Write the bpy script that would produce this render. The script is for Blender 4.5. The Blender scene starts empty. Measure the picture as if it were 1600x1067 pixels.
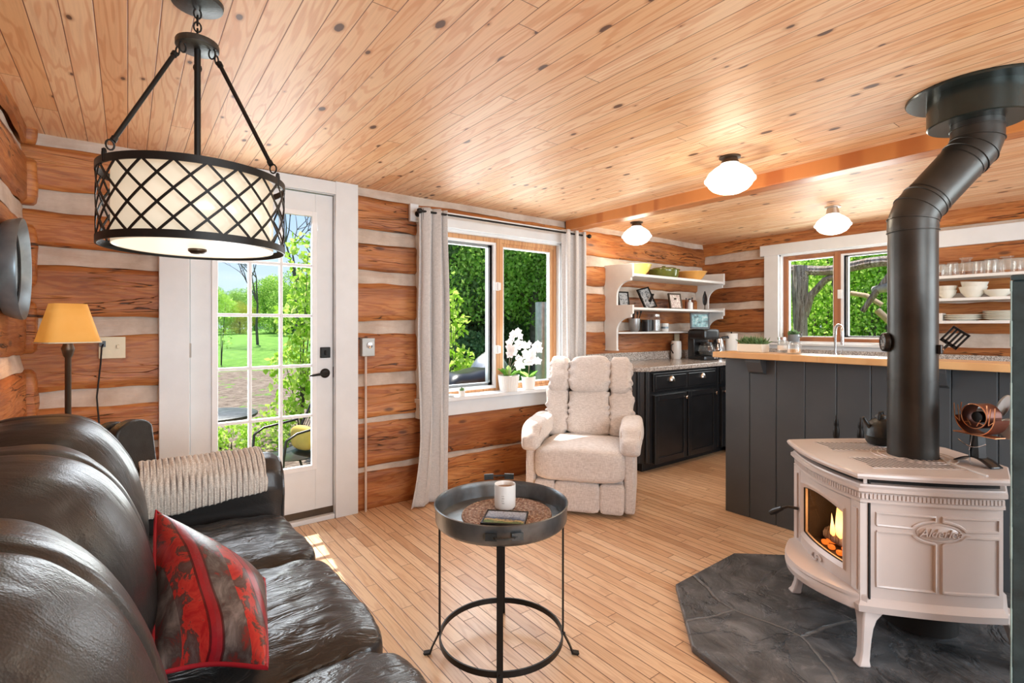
import bpy, bmesh, math, random
from mathutils import Vector, Matrix, noise
random.seed(7)
S = bpy.context.scene
COL = S.collection
PI = math.pi
R = math.radians
# ---------------------------------------------------------------- camera, world, sun, lights, exposure
FLZ = -0.045            # floor level
CEIL = 2.16
WY = 3.39               # inner face of the door wall
WX = 5.38               # inner face of the kitchen wall
LX = -0.40              # inner face of the left wall
cam = bpy.data.cameras.new('camera'); camo = bpy.data.objects.new('camera', cam); COL.objects.link(camo)
camo.location = (0, 0, 1.21); camo.rotation_euler = (R(90), 0, R(-37.1))
cam.sensor_width = 36; cam.lens = 794/1600*36; cam.shift_y = -23.5/1600; cam.clip_start = .02; cam.clip_end = 400
S.camera = camo
S.view_settings.view_transform = 'Standard'; S.view_settings.look = 'None'
S.view_settings.gamma = 1; S.view_settings.use_curve_mapping = False
S.view_settings.exposure = 0.55
S.cycles.use_denoising = True
S.cycles.max_bounces = 8; S.cycles.transparent_max_bounces = 12
S.cycles.sample_clamp_indirect = 6

def sun_and_sky():
    w = bpy.data.worlds.new('sky'); S.world = w; w.use_nodes = True
    nt = w.node_tree; nt.nodes.clear()
    out = nt.nodes.new('ShaderNodeOutputWorld'); bg = nt.nodes.new('ShaderNodeBackground')
    tc = nt.nodes.new('ShaderNodeTexCoord'); sep = nt.nodes.new('ShaderNodeSeparateXYZ')
    nt.links.new(tc.outputs['Generated'], sep.inputs[0])
    r = nt.nodes.new('ShaderNodeValToRGB'); nt.links.new(sep.outputs[2], r.inputs[0])
    e = r.color_ramp.elements
    e[0].position = 0.0; e[0].color = (.66, .80, .95, 1)
    e[1].position = .7; e[1].color = (.24, .45, .88, 1)
    k = e.new(.25); k.color = (.42, .63, .94, 1)
    n = nt.nodes.new('ShaderNodeTexNoise'); mp = nt.nodes.new('ShaderNodeMapping')
    mp.inputs['Scale'].default_value = (1, 1, 3)
    nt.links.new(tc.outputs['Generated'], mp.inputs[0]); nt.links.new(mp.outputs[0], n.inputs['Vector'])
    n.inputs['Scale'].default_value = 3.5; n.inputs['Detail'].default_value = 6
    cr = nt.nodes.new('ShaderNodeValToRGB'); nt.links.new(n.outputs[0], cr.inputs[0])
    cr.color_ramp.elements[0].position = .52; cr.color_ramp.elements[1].position = .75
    mx = nt.nodes.new('ShaderNodeMixRGB'); nt.links.new(cr.outputs[0], mx.inputs[0]); nt.links.new(r.outputs[0], mx.inputs[1])
    mx.inputs[2].default_value = (1, 1, 1, 1)
    nt.links.new(mx.outputs[0], bg.inputs[0]); bg.inputs[1].default_value = .86
    nt.links.new(bg.outputs[0], out.inputs[0])
sun_and_sky()
sl = bpy.data.lights.new('sun', 'SUN'); so = bpy.data.objects.new('sun', sl); COL.objects.link(so)
sl.energy = 6.8; sl.angle = R(.6); sl.color = (1, .95, .87)
so.rotation_euler = Vector((-.10, -1, -1.73)).to_track_quat('-Z', 'Y').to_euler(); so.location = (0, 8, 9)

def window_light(name, loc, size, direction, power, color=(1, .98, .95)):
    l = bpy.data.lights.new(name, 'AREA'); l.shape = 'RECTANGLE'; l.size, l.size_y = size; l.energy = power; l.color = color
    o = bpy.data.objects.new(name, l); COL.objects.link(o); o.location = loc
    o.rotation_euler = Vector(direction).to_track_quat('-Z', 'Z').to_euler()
    return o
# area lamps added at the unseen rear wall openings as interior fill
window_light('fill_light_rear', (.75, -2.28, 1.35), (1.7, 1.4), (0.05, 1, -.05), 66, (.83, .935, 1))
window_light('fill_light_rear_kitchen', (3.6, -2.28, 1.4), (1.9, 1.3), (0, 1, -.05), 66, (.83, .935, 1))
# daylight through the three windows of the photograph
window_light('daylight_door', (.68, WY+.2, 1.15), (.6, 1.6), (0, -1, -.3), 18, (.93, .97, 1))
window_light('daylight_window', (2.48, WY+.32, 1.35), (1.15, 1.2), (0, -1, -.3), 28, (.93, .97, 1))
window_light('daylight_kitchen', (WX+.3, 2.0, 1.5), (1.0, .8), (-1, 0, -.3), 18, (.95, 1, .97))

# ---------------------------------------------------------------- node helpers
class NT:
    def __init__(s, name, rough=.5, metal=0, color=(.5, .5, .5), spec=None, **kw):
        s.m = bpy.data.materials.new(name); s.m.use_nodes = True
        s.t = s.m.node_tree; s.b = s.t.nodes['Principled BSDF']; s.out = s.t.nodes['Material Output']
        s.b.inputs['Roughness'].default_value = rough; s.b.inputs['Metallic'].default_value = metal
        s.b.inputs['Base Color'].default_value = (*color, 1)
        if spec is not None: s.b.inputs['Specular IOR Level'].default_value = spec
        for k, v in kw.items(): s.b.inputs[k.replace('_', ' ')].default_value = v
    def add(s, t, **p):
        n = s.t.nodes.new('ShaderNode'+t)
        for k, v in p.items(): setattr(n, k, v)
        return n
    def put(s, inp, v):
        if hasattr(v, 'is_output'): s.t.links.new(v, inp)
        elif isinstance(v, tuple) and len(v) == 3 and inp.type == 'RGBA': inp.default_value = (*v, 1)
        else: inp.default_value = v
    def obj(s): return s.add('TexCoord').outputs['Object']
    def math(s, op, a, b=None, c=None, clamp=False):
        n = s.add('Math', operation=op, use_clamp=clamp)
        for i, v in enumerate((a, b, c)):
            if v is not None: s.put(n.inputs[i], v)
        return n.outputs[0]
    def sep(s, v):
        n = s.add('SeparateXYZ'); s.put(n.inputs[0], v); return n.outputs
    def comb(s, x=0., y=0., z=0.):
        n = s.add('CombineXYZ')
        for i, v in enumerate((x, y, z)): s.put(n.inputs[i], v)
        return n.outputs[0]
    def map(s, v, scale=(1, 1, 1), loc=(0, 0, 0), rot=(0, 0, 0)):
        n = s.add('Mapping'); s.put(n.inputs[0], v); n.inputs['Scale'].default_value = scale
        n.inputs['Location'].default_value = loc; n.inputs['Rotation'].default_value = rot; return n.outputs[0]
    def noise(s, v, scale=5, detail=4, rough=.5, dist=0):
        n = s.add('TexNoise'); s.put(n.inputs['Vector'], v); n.inputs['Scale'].default_value = scale
        n.inputs['Detail'].default_value = detail; n.inputs['Roughness'].default_value = rough; n.inputs['Distortion'].default_value = dist
        return n.outputs[0]
    def white(s, v):
        n = s.add('TexWhiteNoise', noise_dimensions='3D'); s.put(n.inputs['Vector'], v); return n.outputs
    def vor(s, v, scale=5, feature='F1', rnd=1, dims='3D'):
        n = s.add('TexVoronoi', feature=feature, voronoi_dimensions=dims); s.put(n.inputs['Vector'], v); n.inputs['Scale'].default_value = scale
        n.inputs['Randomness'].default_value = rnd; return n.outputs
    def ramp(s, f, stops, mode='LINEAR'):
        n = s.add('ValToRGB'); s.put(n.inputs[0], f); cr = n.color_ramp; cr.interpolation = mode
        while len(cr.elements) < len(stops): cr.elements.new(.5)
        for e, (p, c) in zip(cr.elements, stops):
            e.position = p; e.color = (*c, 1) if isinstance(c, tuple) else (c, c, c, 1)
        return n.outputs[0]
    def mix(s, f, a, b, blend='MIX'):
        n = s.add('MixRGB', blend_type=blend); s.put(n.inputs[0], f)
        s.put(n.inputs[1], a); s.put(n.inputs[2], b); return n.outputs[0]
    def smooth(s, v, a, b):     # 0 below a, 1 above b
        n = s.add('MapRange', interpolation_type='SMOOTHSTEP'); s.put(n.inputs[0], v)
        n.inputs[1].default_value = a; n.inputs[2].default_value = b; return n.outputs[0]
    def bump(s, h, strength=.3, dist=.01, prev=None):
        n = s.add('Bump'); n.inputs['Strength'].default_value = strength; n.inputs['Distance'].default_value = dist
        s.put(n.inputs['Height'], h)
        if prev: s.t.links.new(prev, n.inputs['Normal'])
        s.t.links.new(n.outputs[0], s.b.inputs['Normal']); return n.outputs[0]
    def col(s, v): s.put(s.b.inputs['Base Color'], v)
    def rough(s, v): s.put(s.b.inputs['Roughness'], v)

def simple(name, color, rough=.5, metal=0, var=.12, scale=9, bump=.08, **kw):
    n = NT(name, rough, metal, **kw); v = n.obj()
    f = n.noise(v, scale, 5)
    lo = tuple(c*(1-var) for c in color); hi = tuple(min(1, c*(1+var)) for c in color)
    n.col(n.ramp(f, [(.3, lo), (.7, hi)]))
    if bump: n.bump(n.noise(v, scale*9, 3), bump, .003)
    return n.m

def plank_mat(name, w, L, cols, seam=(.08, .03, .012), rough=.35, knots=True, seamw=.03, gr=1., redcol=(.62, .27, .12), contrast=1.0, kscale=1.0, seam_end=1.0):
    """boards running along object Y, w wide, random lengths L"""
    n = NT(name, rough); x, y, z = n.sep(n.obj())
    xr = n.math('DIVIDE', x, w); row = n.math('FLOOR', xr); fx = n.math('FRACT', xr)
    rr = n.white(n.comb(row, 3.7, 0.))[0]
    yo = n.math('ADD', n.math('DIVIDE', y, L), n.math('MULTIPLY', rr, 7.3)); seg = n.math('FLOOR', yo); fy = n.math('FRACT', yo)
    cid = n.comb(row, seg, 1.); rnd, rcol = n.white(cid)
    # board-local coordinates
    off = n.math('MULTIPLY', rnd, 57.); bx = n.math('ADD', x, off)
    g = n.noise(n.comb(n.math('MULTIPLY', bx, 9.*gr), n.math('MULTIPLY', y, .9*gr), off), 1., 3, .45, .35)
    rings = n.math('SINE', n.math('MULTIPLY', g, 75.))
    rings = n.smooth(rings, .1, 1.)
    fib = n.noise(n.comb(n.math('MULTIPLY', bx, 160.), n.math('MULTIPLY', y, 5.), off), 1., 3, .6)
    base = n.ramp(rnd, cols)
    tone = n.noise(n.comb(n.math('MULTIPLY', bx, 3.), n.math('MULTIPLY', y, 1.1), off), 1., 3, .5)
    base = n.mix(n.math('MULTIPLY', n.smooth(tone, .52, .8), .45*contrast), base, redcol)
    c = n.mix(n.math('MULTIPLY', rings, .42*contrast), base, redcol, 'MULTIPLY')
    c = n.mix(n.math('MULTIPLY', n.smooth(fib, .4, .75), .22), c, tuple(k*.6 for k in redcol))
    h = None
    if knots:
        kv = n.comb(n.math('MULTIPLY', bx, 8.*kscale), n.math('MULTIPLY', y, 4.2*kscale), 0.)
        d, kc = n.vor(kv, 1., dims='2D')[0:2]; kr = n.sep(kc)[0]
        size = n.math('MULTIPLY_ADD', n.math('POWER', kr, 4.), .15, -.03)
        edge = n.math('SUBTRACT', d, size)
        wob = n.math('MULTIPLY', n.math('SUBTRACT', n.noise(n.comb(n.math('MULTIPLY', x, 60.), n.math('MULTIPLY', y, 30.), 0.), 1., 3), .5), .05)
        edge = n.math('ADD', edge, wob)
        halo = n.math('SUBTRACT', 1., n.smooth(edge, .0, .09)); core = n.math('SUBTRACT', 1., n.smooth(edge, -.01, .02))
        has = n.math('GREATER_THAN', kr, .62)
        c = n.mix(n.math('MULTIPLY', n.math('MULTIPLY', halo, has), .55), c, (.42, .15, .05))
        c = n.mix(n.math('MULTIPLY', n.math('MULTIPLY', core, has), .9), c, (.07, .025, .012))
    sx = n.math('SUBTRACT', .5, n.math('ABSOLUTE', n.math('SUBTRACT', fx, .5)))
    sy = n.math('SUBTRACT', .5, n.math('ABSOLUTE', n.math('SUBTRACT', fy, .5)))
    gx = n.math('SUBTRACT', 1., n.smooth(sx, seamw*.4, seamw*1.3)); gy = n.math('SUBTRACT', 1., n.smooth(n.math('MULTIPLY', sy, L/w), seamw*.4, seamw*1.3))
    gap = n.math('MAXIMUM', gx, n.math('MULTIPLY', gy, seam_end))
    c = n.mix(gap, c, seam); n.col(c)
    n.bump(n.math('MULTIPLY_ADD', fib, .05, n.math('SUBTRACT', 1., gap)), .35, .004)
    return n.m

def log_mat(name):
    n = NT(name, .42); v = n.obj(); x, y, z = n.sep(v)
    g = n.noise(n.comb(n.math('MULTIPLY', x, .9), n.math('MULTIPLY', y, 3.), n.math('MULTIPLY', z, 9.)), 1., 4, .5, .5)
    rings = n.smooth(n.math('SINE', n.math('MULTIPLY', g, 70.)), 0., 1.)
    fib = n.noise(n.comb(n.math('MULTIPLY', x, 4.), n.math('MULTIPLY', y, 9.), n.math('MULTIPLY', z, 110.)), 1., 4, .65)
    tone = n.noise(n.comb(n.math('MULTIPLY', x, .8), 0., n.math('MULTIPLY', z, 4.2)), 1., 4, .55)
    c = n.ramp(tone, [(.28, (.17, .055, .018)), (.42, (.32, .105, .028)), (.55, (.46, .165, .042)), (.66, (.56, .23, .066)), (.8, (.64, .31, .115))])
    lg = n.white(n.comb(0., 0., n.math('FLOOR', n.math('MULTIPLY', n.math('ADD', z, .11), 2.87))))[0]
    c = n.mix(n.math('MULTIPLY', lg, .2), c, (.60, .26, .09))
    c = n.mix(n.math('MULTIPLY', rings, .5), c, (.60, .33, .17), 'MULTIPLY')
    mot = n.noise(n.comb(n.math('MULTIPLY', x, 3.), n.math('MULTIPLY', y, 3.), n.math('MULTIPLY', z, 16.)), 1., 6, .7)
    c = n.mix(n.math('MULTIPLY', n.smooth(mot, .5, .72), .6), c, (.14, .04, .015))
    c = n.mix(n.math('MULTIPLY', n.math('SUBTRACT', 1., n.smooth(mot, .25, .42)), .38), c, (.62, .29, .11))
    c = n.mix(n.math('MULTIPLY', n.smooth(fib, .5, .8), .42), c, (.10, .03, .012))
    c = n.mix(n.math('MULTIPLY', n.smooth(fib, .2, .38), -.0), c, (.5, .3, .15))
    # long drying cracks
    cr = n.noise(n.comb(n.math('MULTIPLY', x, 1.3), 0., n.math('MULTIPLY', z, 15.)), 1., 3, .55, .4)
    line = n.math('ABSOLUTE', n.math('SUBTRACT', cr, .5)); m2 = n.noise(n.comb(n.math('MULTIPLY', x, 1.1), 5., n.math('MULTIPLY', z, 5.)), 1., 2)
    crack = n.math('MULTIPLY', n.math('SUBTRACT', 1., n.smooth(line, .002, .013)), n.smooth(m2, .47, .55))
    c = n.mix(n.math('MULTIPLY', crack, .92), c, (.03, .012, .007))
    # knots
    d, kc = n.vor(n.comb(n.math('MULTIPLY', x, 1.9), n.math('MULTIPLY', z, 5.2), 0.), 1., dims='2D')[0:2]
    kr = n.sep(kc)[0]; kn = n.math('MULTIPLY', n.math('SUBTRACT', 1., n.smooth(d, .03, .10)), n.math('GREATER_THAN', kr, .55))
    c = n.mix(n.math('MULTIPLY', kn, .75), c, (.06, .02, .01))
    n.col(c)
    hh = n.math('SUBTRACT', n.math('MULTIPLY_ADD', fib, .4, n.math('MULTIPLY', g, 2.)), n.math('MULTIPLY', crack, 1.5))
    n.bump(hh, .55, .012); n.rough(n.math('MULTIPLY_ADD', fib, .25, .3))
    return n.m

def chink_mat(name):
    n = NT(name, .8); v = n.obj()
    f = n.noise(v, 5, 6, .6); st = n.noise(n.map(v, (1.3, 3, 9)), 2, 4)
    c = n.ramp(f, [(.3, (.44, .34, .27)), (.55, (.62, .52, .44)), (.8, (.74, .67, .6))])
    c = n.mix(n.math('MULTIPLY', n.smooth(st, .5, .75), .4), c, (.45, .27, .18))
    n.col(c); n.bump(n.noise(n.map(v, (1, 3, 5)), 9, 6, .65), .6, .012); return n.m

def leather_mat(seat=False):
    n = NT('black_leather', .3, spec=.6); v = n.obj()
    c = n.ramp(n.noise(v, 3.5, 4), [(.3, (.013, .012, .012)), (.7, (.030, .028, .027))]); n.col(c)
    w1 = n.noise(n.map(v, (1.2, 4, 1.2)), 5, 3, .55, 1.6); w1 = n.math('ABSOLUTE', n.math('SUBTRACT', w1, .5))
    w2 = n.noise(v, 14, 4, .6, 1.)
    h = n.math('ADD', n.math('MULTIPLY', n.smooth(w1, 0, .12), 1.), n.math('MULTIPLY', w2, .9))
    b = n.bump(h, .22 if seat else .07, .006 if seat else .004)
    n.bump(n.vor(v, 330)[0], .25, .0008, b); n.rough(n.math('MULTIPLY_ADD', n.noise(v, 6, 4), .25, .2)); return n.m

def fabric_mat(name, c1, c2, scale=260, bump=.5, rough=.95):
    n = NT(name, rough, spec=.2); x, y, z = n.sep(n.obj())
    v = n.obj()
    t1 = n.noise(n.map(v, (1, 1, .12)), scale, 2); t2 = n.noise(n.map(v, (.12, .12, 1)), scale, 2)
    f = n.math('MULTIPLY', n.math('ADD', t1, t2), .5)
    n.col(n.ramp(f, [(.38, c1), (.62, c2)])); n.bump(f, bump, .002)
    n.b.inputs['Sheen Weight'].default_value = .25
    return n.m

def granite_mat():
    n = NT('granite', .22); v = n.obj()
    a = n.vor(v, 190)[1]; g = n.sep(a)[0]
    c = n.ramp(g, [(0., (.10, .085, .08)), (.2, (.28, .24, .21)), (.5, (.48, .43, .39)), (.8, (.68, .64, .60))], 'CONSTANT')
    n.col(n.mix(.25, c, n.ramp(n.noise(v, 60, 3), [(.4, (.3, .26, .23)), (.6, (.65, .6, .56))]))); return n.m

def slate_mat():
    n = NT('slate', .38); v = n.obj(); x, y, z = n.sep(v)
    tn = n.add('TexNoise'); n.put(tn.inputs['Vector'], v); tn.inputs['Scale'].default_value = 2.2; tn.inputs['Detail'].default_value = 5
    wv = n.mix(.14, v, tn.outputs[1])
    wv = n.map(wv, (1, 1, 1), (.27, .1, 0), (0, 0, .5))
    e = n.vor(wv, 1.5, 'DISTANCE_TO_EDGE', .95, '2D')[0]; cell = n.sep(n.vor(wv, 1.5, 'F1', .95, '2D')[1])[0]
    gap = n.math('SUBTRACT', 1., n.smooth(e, .004, .013))
    f = n.noise(v, 6, 7, .65, .6); big = n.noise(v, 1.6, 3)
    c = n.ramp(f, [(.3, (.045, .049, .052)), (.5, (.11, .115, .12)), (.7, (.22, .225, .23))])
    c = n.mix(n.math('MULTIPLY', cell, .45), c, n.mix(1., c, (.5, .52, .55), 'MULTIPLY')); c = n.mix(n.math('MULTIPLY', n.smooth(n.noise(v, 9, 7, .75, 1.2), .55, .68), .5), c, (.30, .30, .30))
    lay = n.noise(v, 2.6, 6, .6, 1.4); line = n.math('ABSOLUTE', n.math('SUBTRACT', lay, .5))
    rid = n.math('SUBTRACT', 1., n.smooth(line, 0., .012)); rid = n.math('MULTIPLY', rid, n.smooth(big, .48, .6))
    c = n.mix(n.math('MULTIPLY', rid, .7), c, (.02, .02, .022))
    c = n.mix(n.math('MULTIPLY', gap, .7), c, (.22, .21, .20)); n.col(c)
    step = n.smooth(lay, .46, .54)
    h = n.math('ADD', n.math('MULTIPLY', step, .5), n.math('MULTIPLY', f, .9)); h = n.math('SUBTRACT', h, n.math('MULTIPLY', gap, .8))
    n.bump(h, .9, .016); n.rough(n.math('MULTIPLY_ADD', f, .3, .22)); return n.m

def glass_mat(name='window_glass', tint=(1, 1, 1), refl=.08):
    m = bpy.data.materials.new(name); m.use_nodes = True; t = m.node_tree; t.nodes.clear()
    o = t.nodes.new('ShaderNodeOutputMaterial'); mx = t.nodes.new('ShaderNodeMixShader')
    tr = t.nodes.new('ShaderNodeBsdfTransparent'); gl = t.nodes.new('ShaderNodeBsdfGlossy'); lw = t.nodes.new('ShaderNodeFresnel')
    lw.inputs[0].default_value = 1.08; gl.inputs['Roughness'].default_value = .02; tr.inputs[0].default_value = (*tint, 1)
    t.links.new(lw.outputs[0], mx.inputs[0]); t.links.new(tr.outputs[0], mx.inputs[1]); t.links.new(gl.outputs[0], mx.inputs[2]); t.links.new(mx.outputs[0], o.inputs[0])
    return m
def drink_glass(name):
    m = bpy.data.materials.new(name); m.use_nodes = True; t = m.node_tree; t.nodes.clear()
    o = t.nodes.new('ShaderNodeOutputMaterial'); a = t.nodes.new('ShaderNodeMixShader'); b = t.nodes.new('ShaderNodeMixShader')
    tr = t.nodes.new('ShaderNodeBsdfTransparent'); tr.inputs[0].default_value = (.96, .97, .97, 1)
    gl = t.nodes.new('ShaderNodeBsdfGlossy'); gl.inputs['Roughness'].default_value = .12; df = t.nodes.new('ShaderNodeBsdfDiffuse'); df.inputs[0].default_value = (.9, .93, .93, 1)
    lw = t.nodes.new('ShaderNodeLayerWeight'); lw.inputs[0].default_value = .25
    mr = t.nodes.new('ShaderNodeMapRange'); mr.inputs[3].default_value = .06; mr.inputs[4].default_value = .5
    t.links.new(lw.outputs['Facing'], mr.inputs[0]); t.links.new(mr.outputs[0], b.inputs[0])
    a.inputs[0].default_value = .45; t.links.new(gl.outputs[0], a.inputs[1]); t.links.new(df.outputs[0], a.inputs[2])
    t.links.new(tr.outputs[0], b.inputs[1]); t.links.new(a.outputs[0], b.inputs[2]); t.links.new(b.outputs[0], o.inputs[0])
    return m
def emit_mat(name, color, strength, base=(.9, .88, .8)):
    n = NT(name, .5, color=base); n.b.inputs['Emission Color'].default_value = (*color, 1); n.b.inputs['Emission Strength'].default_value = strength
    n.b.inputs['Roughness'].default_value = .25
    return n.m
def leaf_mat(name, cols, trans=.35):
    m = bpy.data.materials.new(name); m.use_nodes = True; t = m.node_tree; t.nodes.clear()
    o = t.nodes.new('ShaderNodeOutputMaterial'); mx = t.nodes.new('ShaderNodeMixShader'); d = t.nodes.new('ShaderNodeBsdfDiffuse'); tl = t.nodes.new('ShaderNodeBsdfTranslucent')
    geo = t.nodes.new('ShaderNodeNewGeometry'); rp = t.nodes.new('ShaderNodeValToRGB'); t.links.new(geo.outputs['Random Per Island'], rp.inputs[0])
    while len(rp.color_ramp.elements) < len(cols): rp.color_ramp.elements.new(.5)
    for i, (e, c) in enumerate(zip(rp.color_ramp.elements, cols)): e.position = i/(len(cols)-1); e.color = (*c, 1)
    mx.inputs[0].default_value = trans
    t.links.new(rp.outputs[0], d.inputs[0]); t.links.new(rp.outputs[0], tl.inputs[0]); t.links.new(d.outputs[0], mx.inputs[1]); t.links.new(tl.outputs[0], mx.inputs[2]); t.links.new(mx.outputs[0], o.inputs[0])
    return m

def cedar_mat():
    n = NT('cedar_bark', .95); v = n.obj(); f = n.noise(n.map(v, (1, 1, .07)), 46, 5, .7); g = n.noise(n.map(v, (1, 1, .2)), 9, 3)
    c = n.ramp(f, [(.34, (.07, .05, .04)), (.46, (.27, .21, .17)), (.6, (.46, .40, .35)), (.72, (.62, .57, .52))]); n.col(n.mix(n.math('MULTIPLY', n.smooth(g, .5, .7), .5), c, (.36, .25, .17)))
    n.bump(f, 1., .02); return n.m
M = dict(
    kitwood=plank_mat('dark_window_wood', 2., 9., [(0., (.36, .14, .06)), (1., (.42, .17, .07))], rough=.35, knots=False, redcol=(.40, .16, .06), seamw=.0005),
    ceiling=plank_mat('knotty_pine_ceiling', .0815, 3.6, [(0., (.84, .52, .29)), (.3, (.88, .61, .38)), (.6, (.82, .49, .25)), (.8, (.92, .67, .44)), (1., (.78, .44, .22))], seam=(.20, .07, .03), rough=.5, seamw=.02, redcol=(.70, .34, .17), contrast=.9),
    floor=plank_mat('maple_floor', .057, .62, [(0., (.60, .36, .20)), (.3, (.74, .49, .29)), (.6, (.79, .55, .34)), (.85, (.66, .40, .22)), (1., (.84, .62, .41))], seam=(.13, .055, .025), rough=.33, knots=False, redcol=(.50, .24, .13), seamw=.034, contrast=.6, gr=1.2, seam_end=.8),
    beam=plank_mat('stained_pine_beam', 2., 9., [(0., (.58, .22, .06)), (1., (.62, .25, .08))], rough=.4, redcol=(.45, .14, .04), seamw=.0005, kscale=.8),
    log=log_mat('stained_log'), chink=chink_mat('mortar_chinking'),
    white=simple('white_paint', (.73, .75, .765), .4, var=.03), white2=simple('shelf_white_paint', (.77, .77, .755), .45, var=.04),
    sashwood=plank_mat('window_wood', 2., 9., [(0., (.60, .32, .14)), (1., (.66, .36, .17))], rough=.35, knots=False, redcol=(.50, .22, .08), seamw=.0005),
    vinyl=simple('white_vinyl', (.82, .83, .84), .35, var=.02), screen=simple('grey_aluminium', (.22, .24, .25), .4, .6, var=.05),
    glass=glass_mat(), dglass=drink_glass('drinking_glass'), leather=leather_mat(), leather_seat=leather_mat(True), bark_light=simple('grey_dead_wood', (.38, .35, .31), .9, var=.3, scale=14, bump=.6),
    blackmetal=simple('black_metal', (.016, .015, .014), .45, .6, var=.25), iron=simple('weathered_iron', (.07, .075, .075), .42, .8, var=.5, scale=14, bump=.25),
    zinc=simple('galvanised_tray', (.18, .195, .205), .36, .8, var=.6, scale=7, bump=.2),
    pipe=simple('black_stove_pipe', (.048, .046, .042), .38, .55, var=.35, scale=5, bump=.12), collar=simple('collar_enamel', (.022, .030, .027), .25, .3, var=.2),
    teal=simple('blue_green_paint', (.035, .065, .075), .45, var=.3, scale=20, bump=.3), pale_wear=simple('worn_edge', (.30, .42, .40), .6, var=.3),
    navy=simple('charcoal_paint', (.066, .076, .085), .42, var=.12, scale=3), cab=simple('black_cabinet_paint', (.012, .013, .015), .3, var=.2),
    butcher=plank_mat('butcher_block', .04, .9, [(0., (.72, .42, .18)), (.5, (.80, .50, .24)), (1., (.68, .38, .15))], rough=.35, knots=False, seamw=.01, contrast=.5, redcol=(.6, .3, .12)),
    granite=granite_mat(), slate=slate_mat(), enamel=simple('rose_beige_enamel', (.60, .53, .50), .30, var=.04, scale=4, bump=.05),
    dark=simple('flat_black', (.01, .009, .008), .8), chrome=simple('chrome', (.75, .75, .76), .15, 1, var=.03, bump=0), nickel=simple('brushed_nickel', (.55, .53, .50), .3, 1, var=.08),  # near-black, also paints the darkness of the stove gaps
    recliner=fabric_mat('oatmeal_weave', (.54, .48, .44), (.76, .70, .66), 330, .3), curtain=fabric_mat('grey_linen', (.50, .485, .475), (.64, .62, .61), 400, .3),
    ceramic=simple('white_ceramic', (.80, .79, .76), .25, var=.03), cream=simple('cream_ceramic', (.78, .75, .66), .3, var=.04),
    orange_cer=simple('orange_pottery', (.80, .42, .12), .25, var=.08), yellow_cer=simple('yellow_glass', (.80, .66, .18), .15, var=.08), green_cer=simple('olive_glass', (.13, .15, .03), .12, var=.2),
    soil=simple('soil', (.05, .03, .02), .9, var=.4, scale=60, bump=.5), plant=leaf_mat('plant_green', [(.12, .34, .05), (.25, .50, .09), (.36, .62, .17)], .25),
    orchid=leaf_mat('orchid_petal', [(.90, .86, .85), (.95, .93, .92), (.85, .78, .80)], .35), copper=simple('copper', (.75, .33, .16), .3, .9, var=.1),
    rust=simple('rust_brown_fins', (.13, .035, .018), .45, .4, var=.3), steel=simple('dull_steel', (.42, .42, .42), .35, .9, var=.15, scale=12),
    ivory=simple('ivory_plastic', (.72, .63, .44), .4, var=.03), grey=simple('grey_box_paint', (.42, .42, .40), .4, .3), conduit=simple('beige_conduit', (.62, .50, .42), .5),
    gum=simple('black_plastic', (.012, .012, .013), .3, var=.1), paper=simple('paper_white', (.85, .84, .81), .85, var=.03),
    bark=cedar_mat(), brass=simple('aged_brass', (.09, .065, .045), .4, .8),
    greypot=simple('grey_pot', (.20, .22, .24), .5), slateblue=simple('blue_grey_metal', (.22, .27, .30), .35, .5, var=.3),
)

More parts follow.
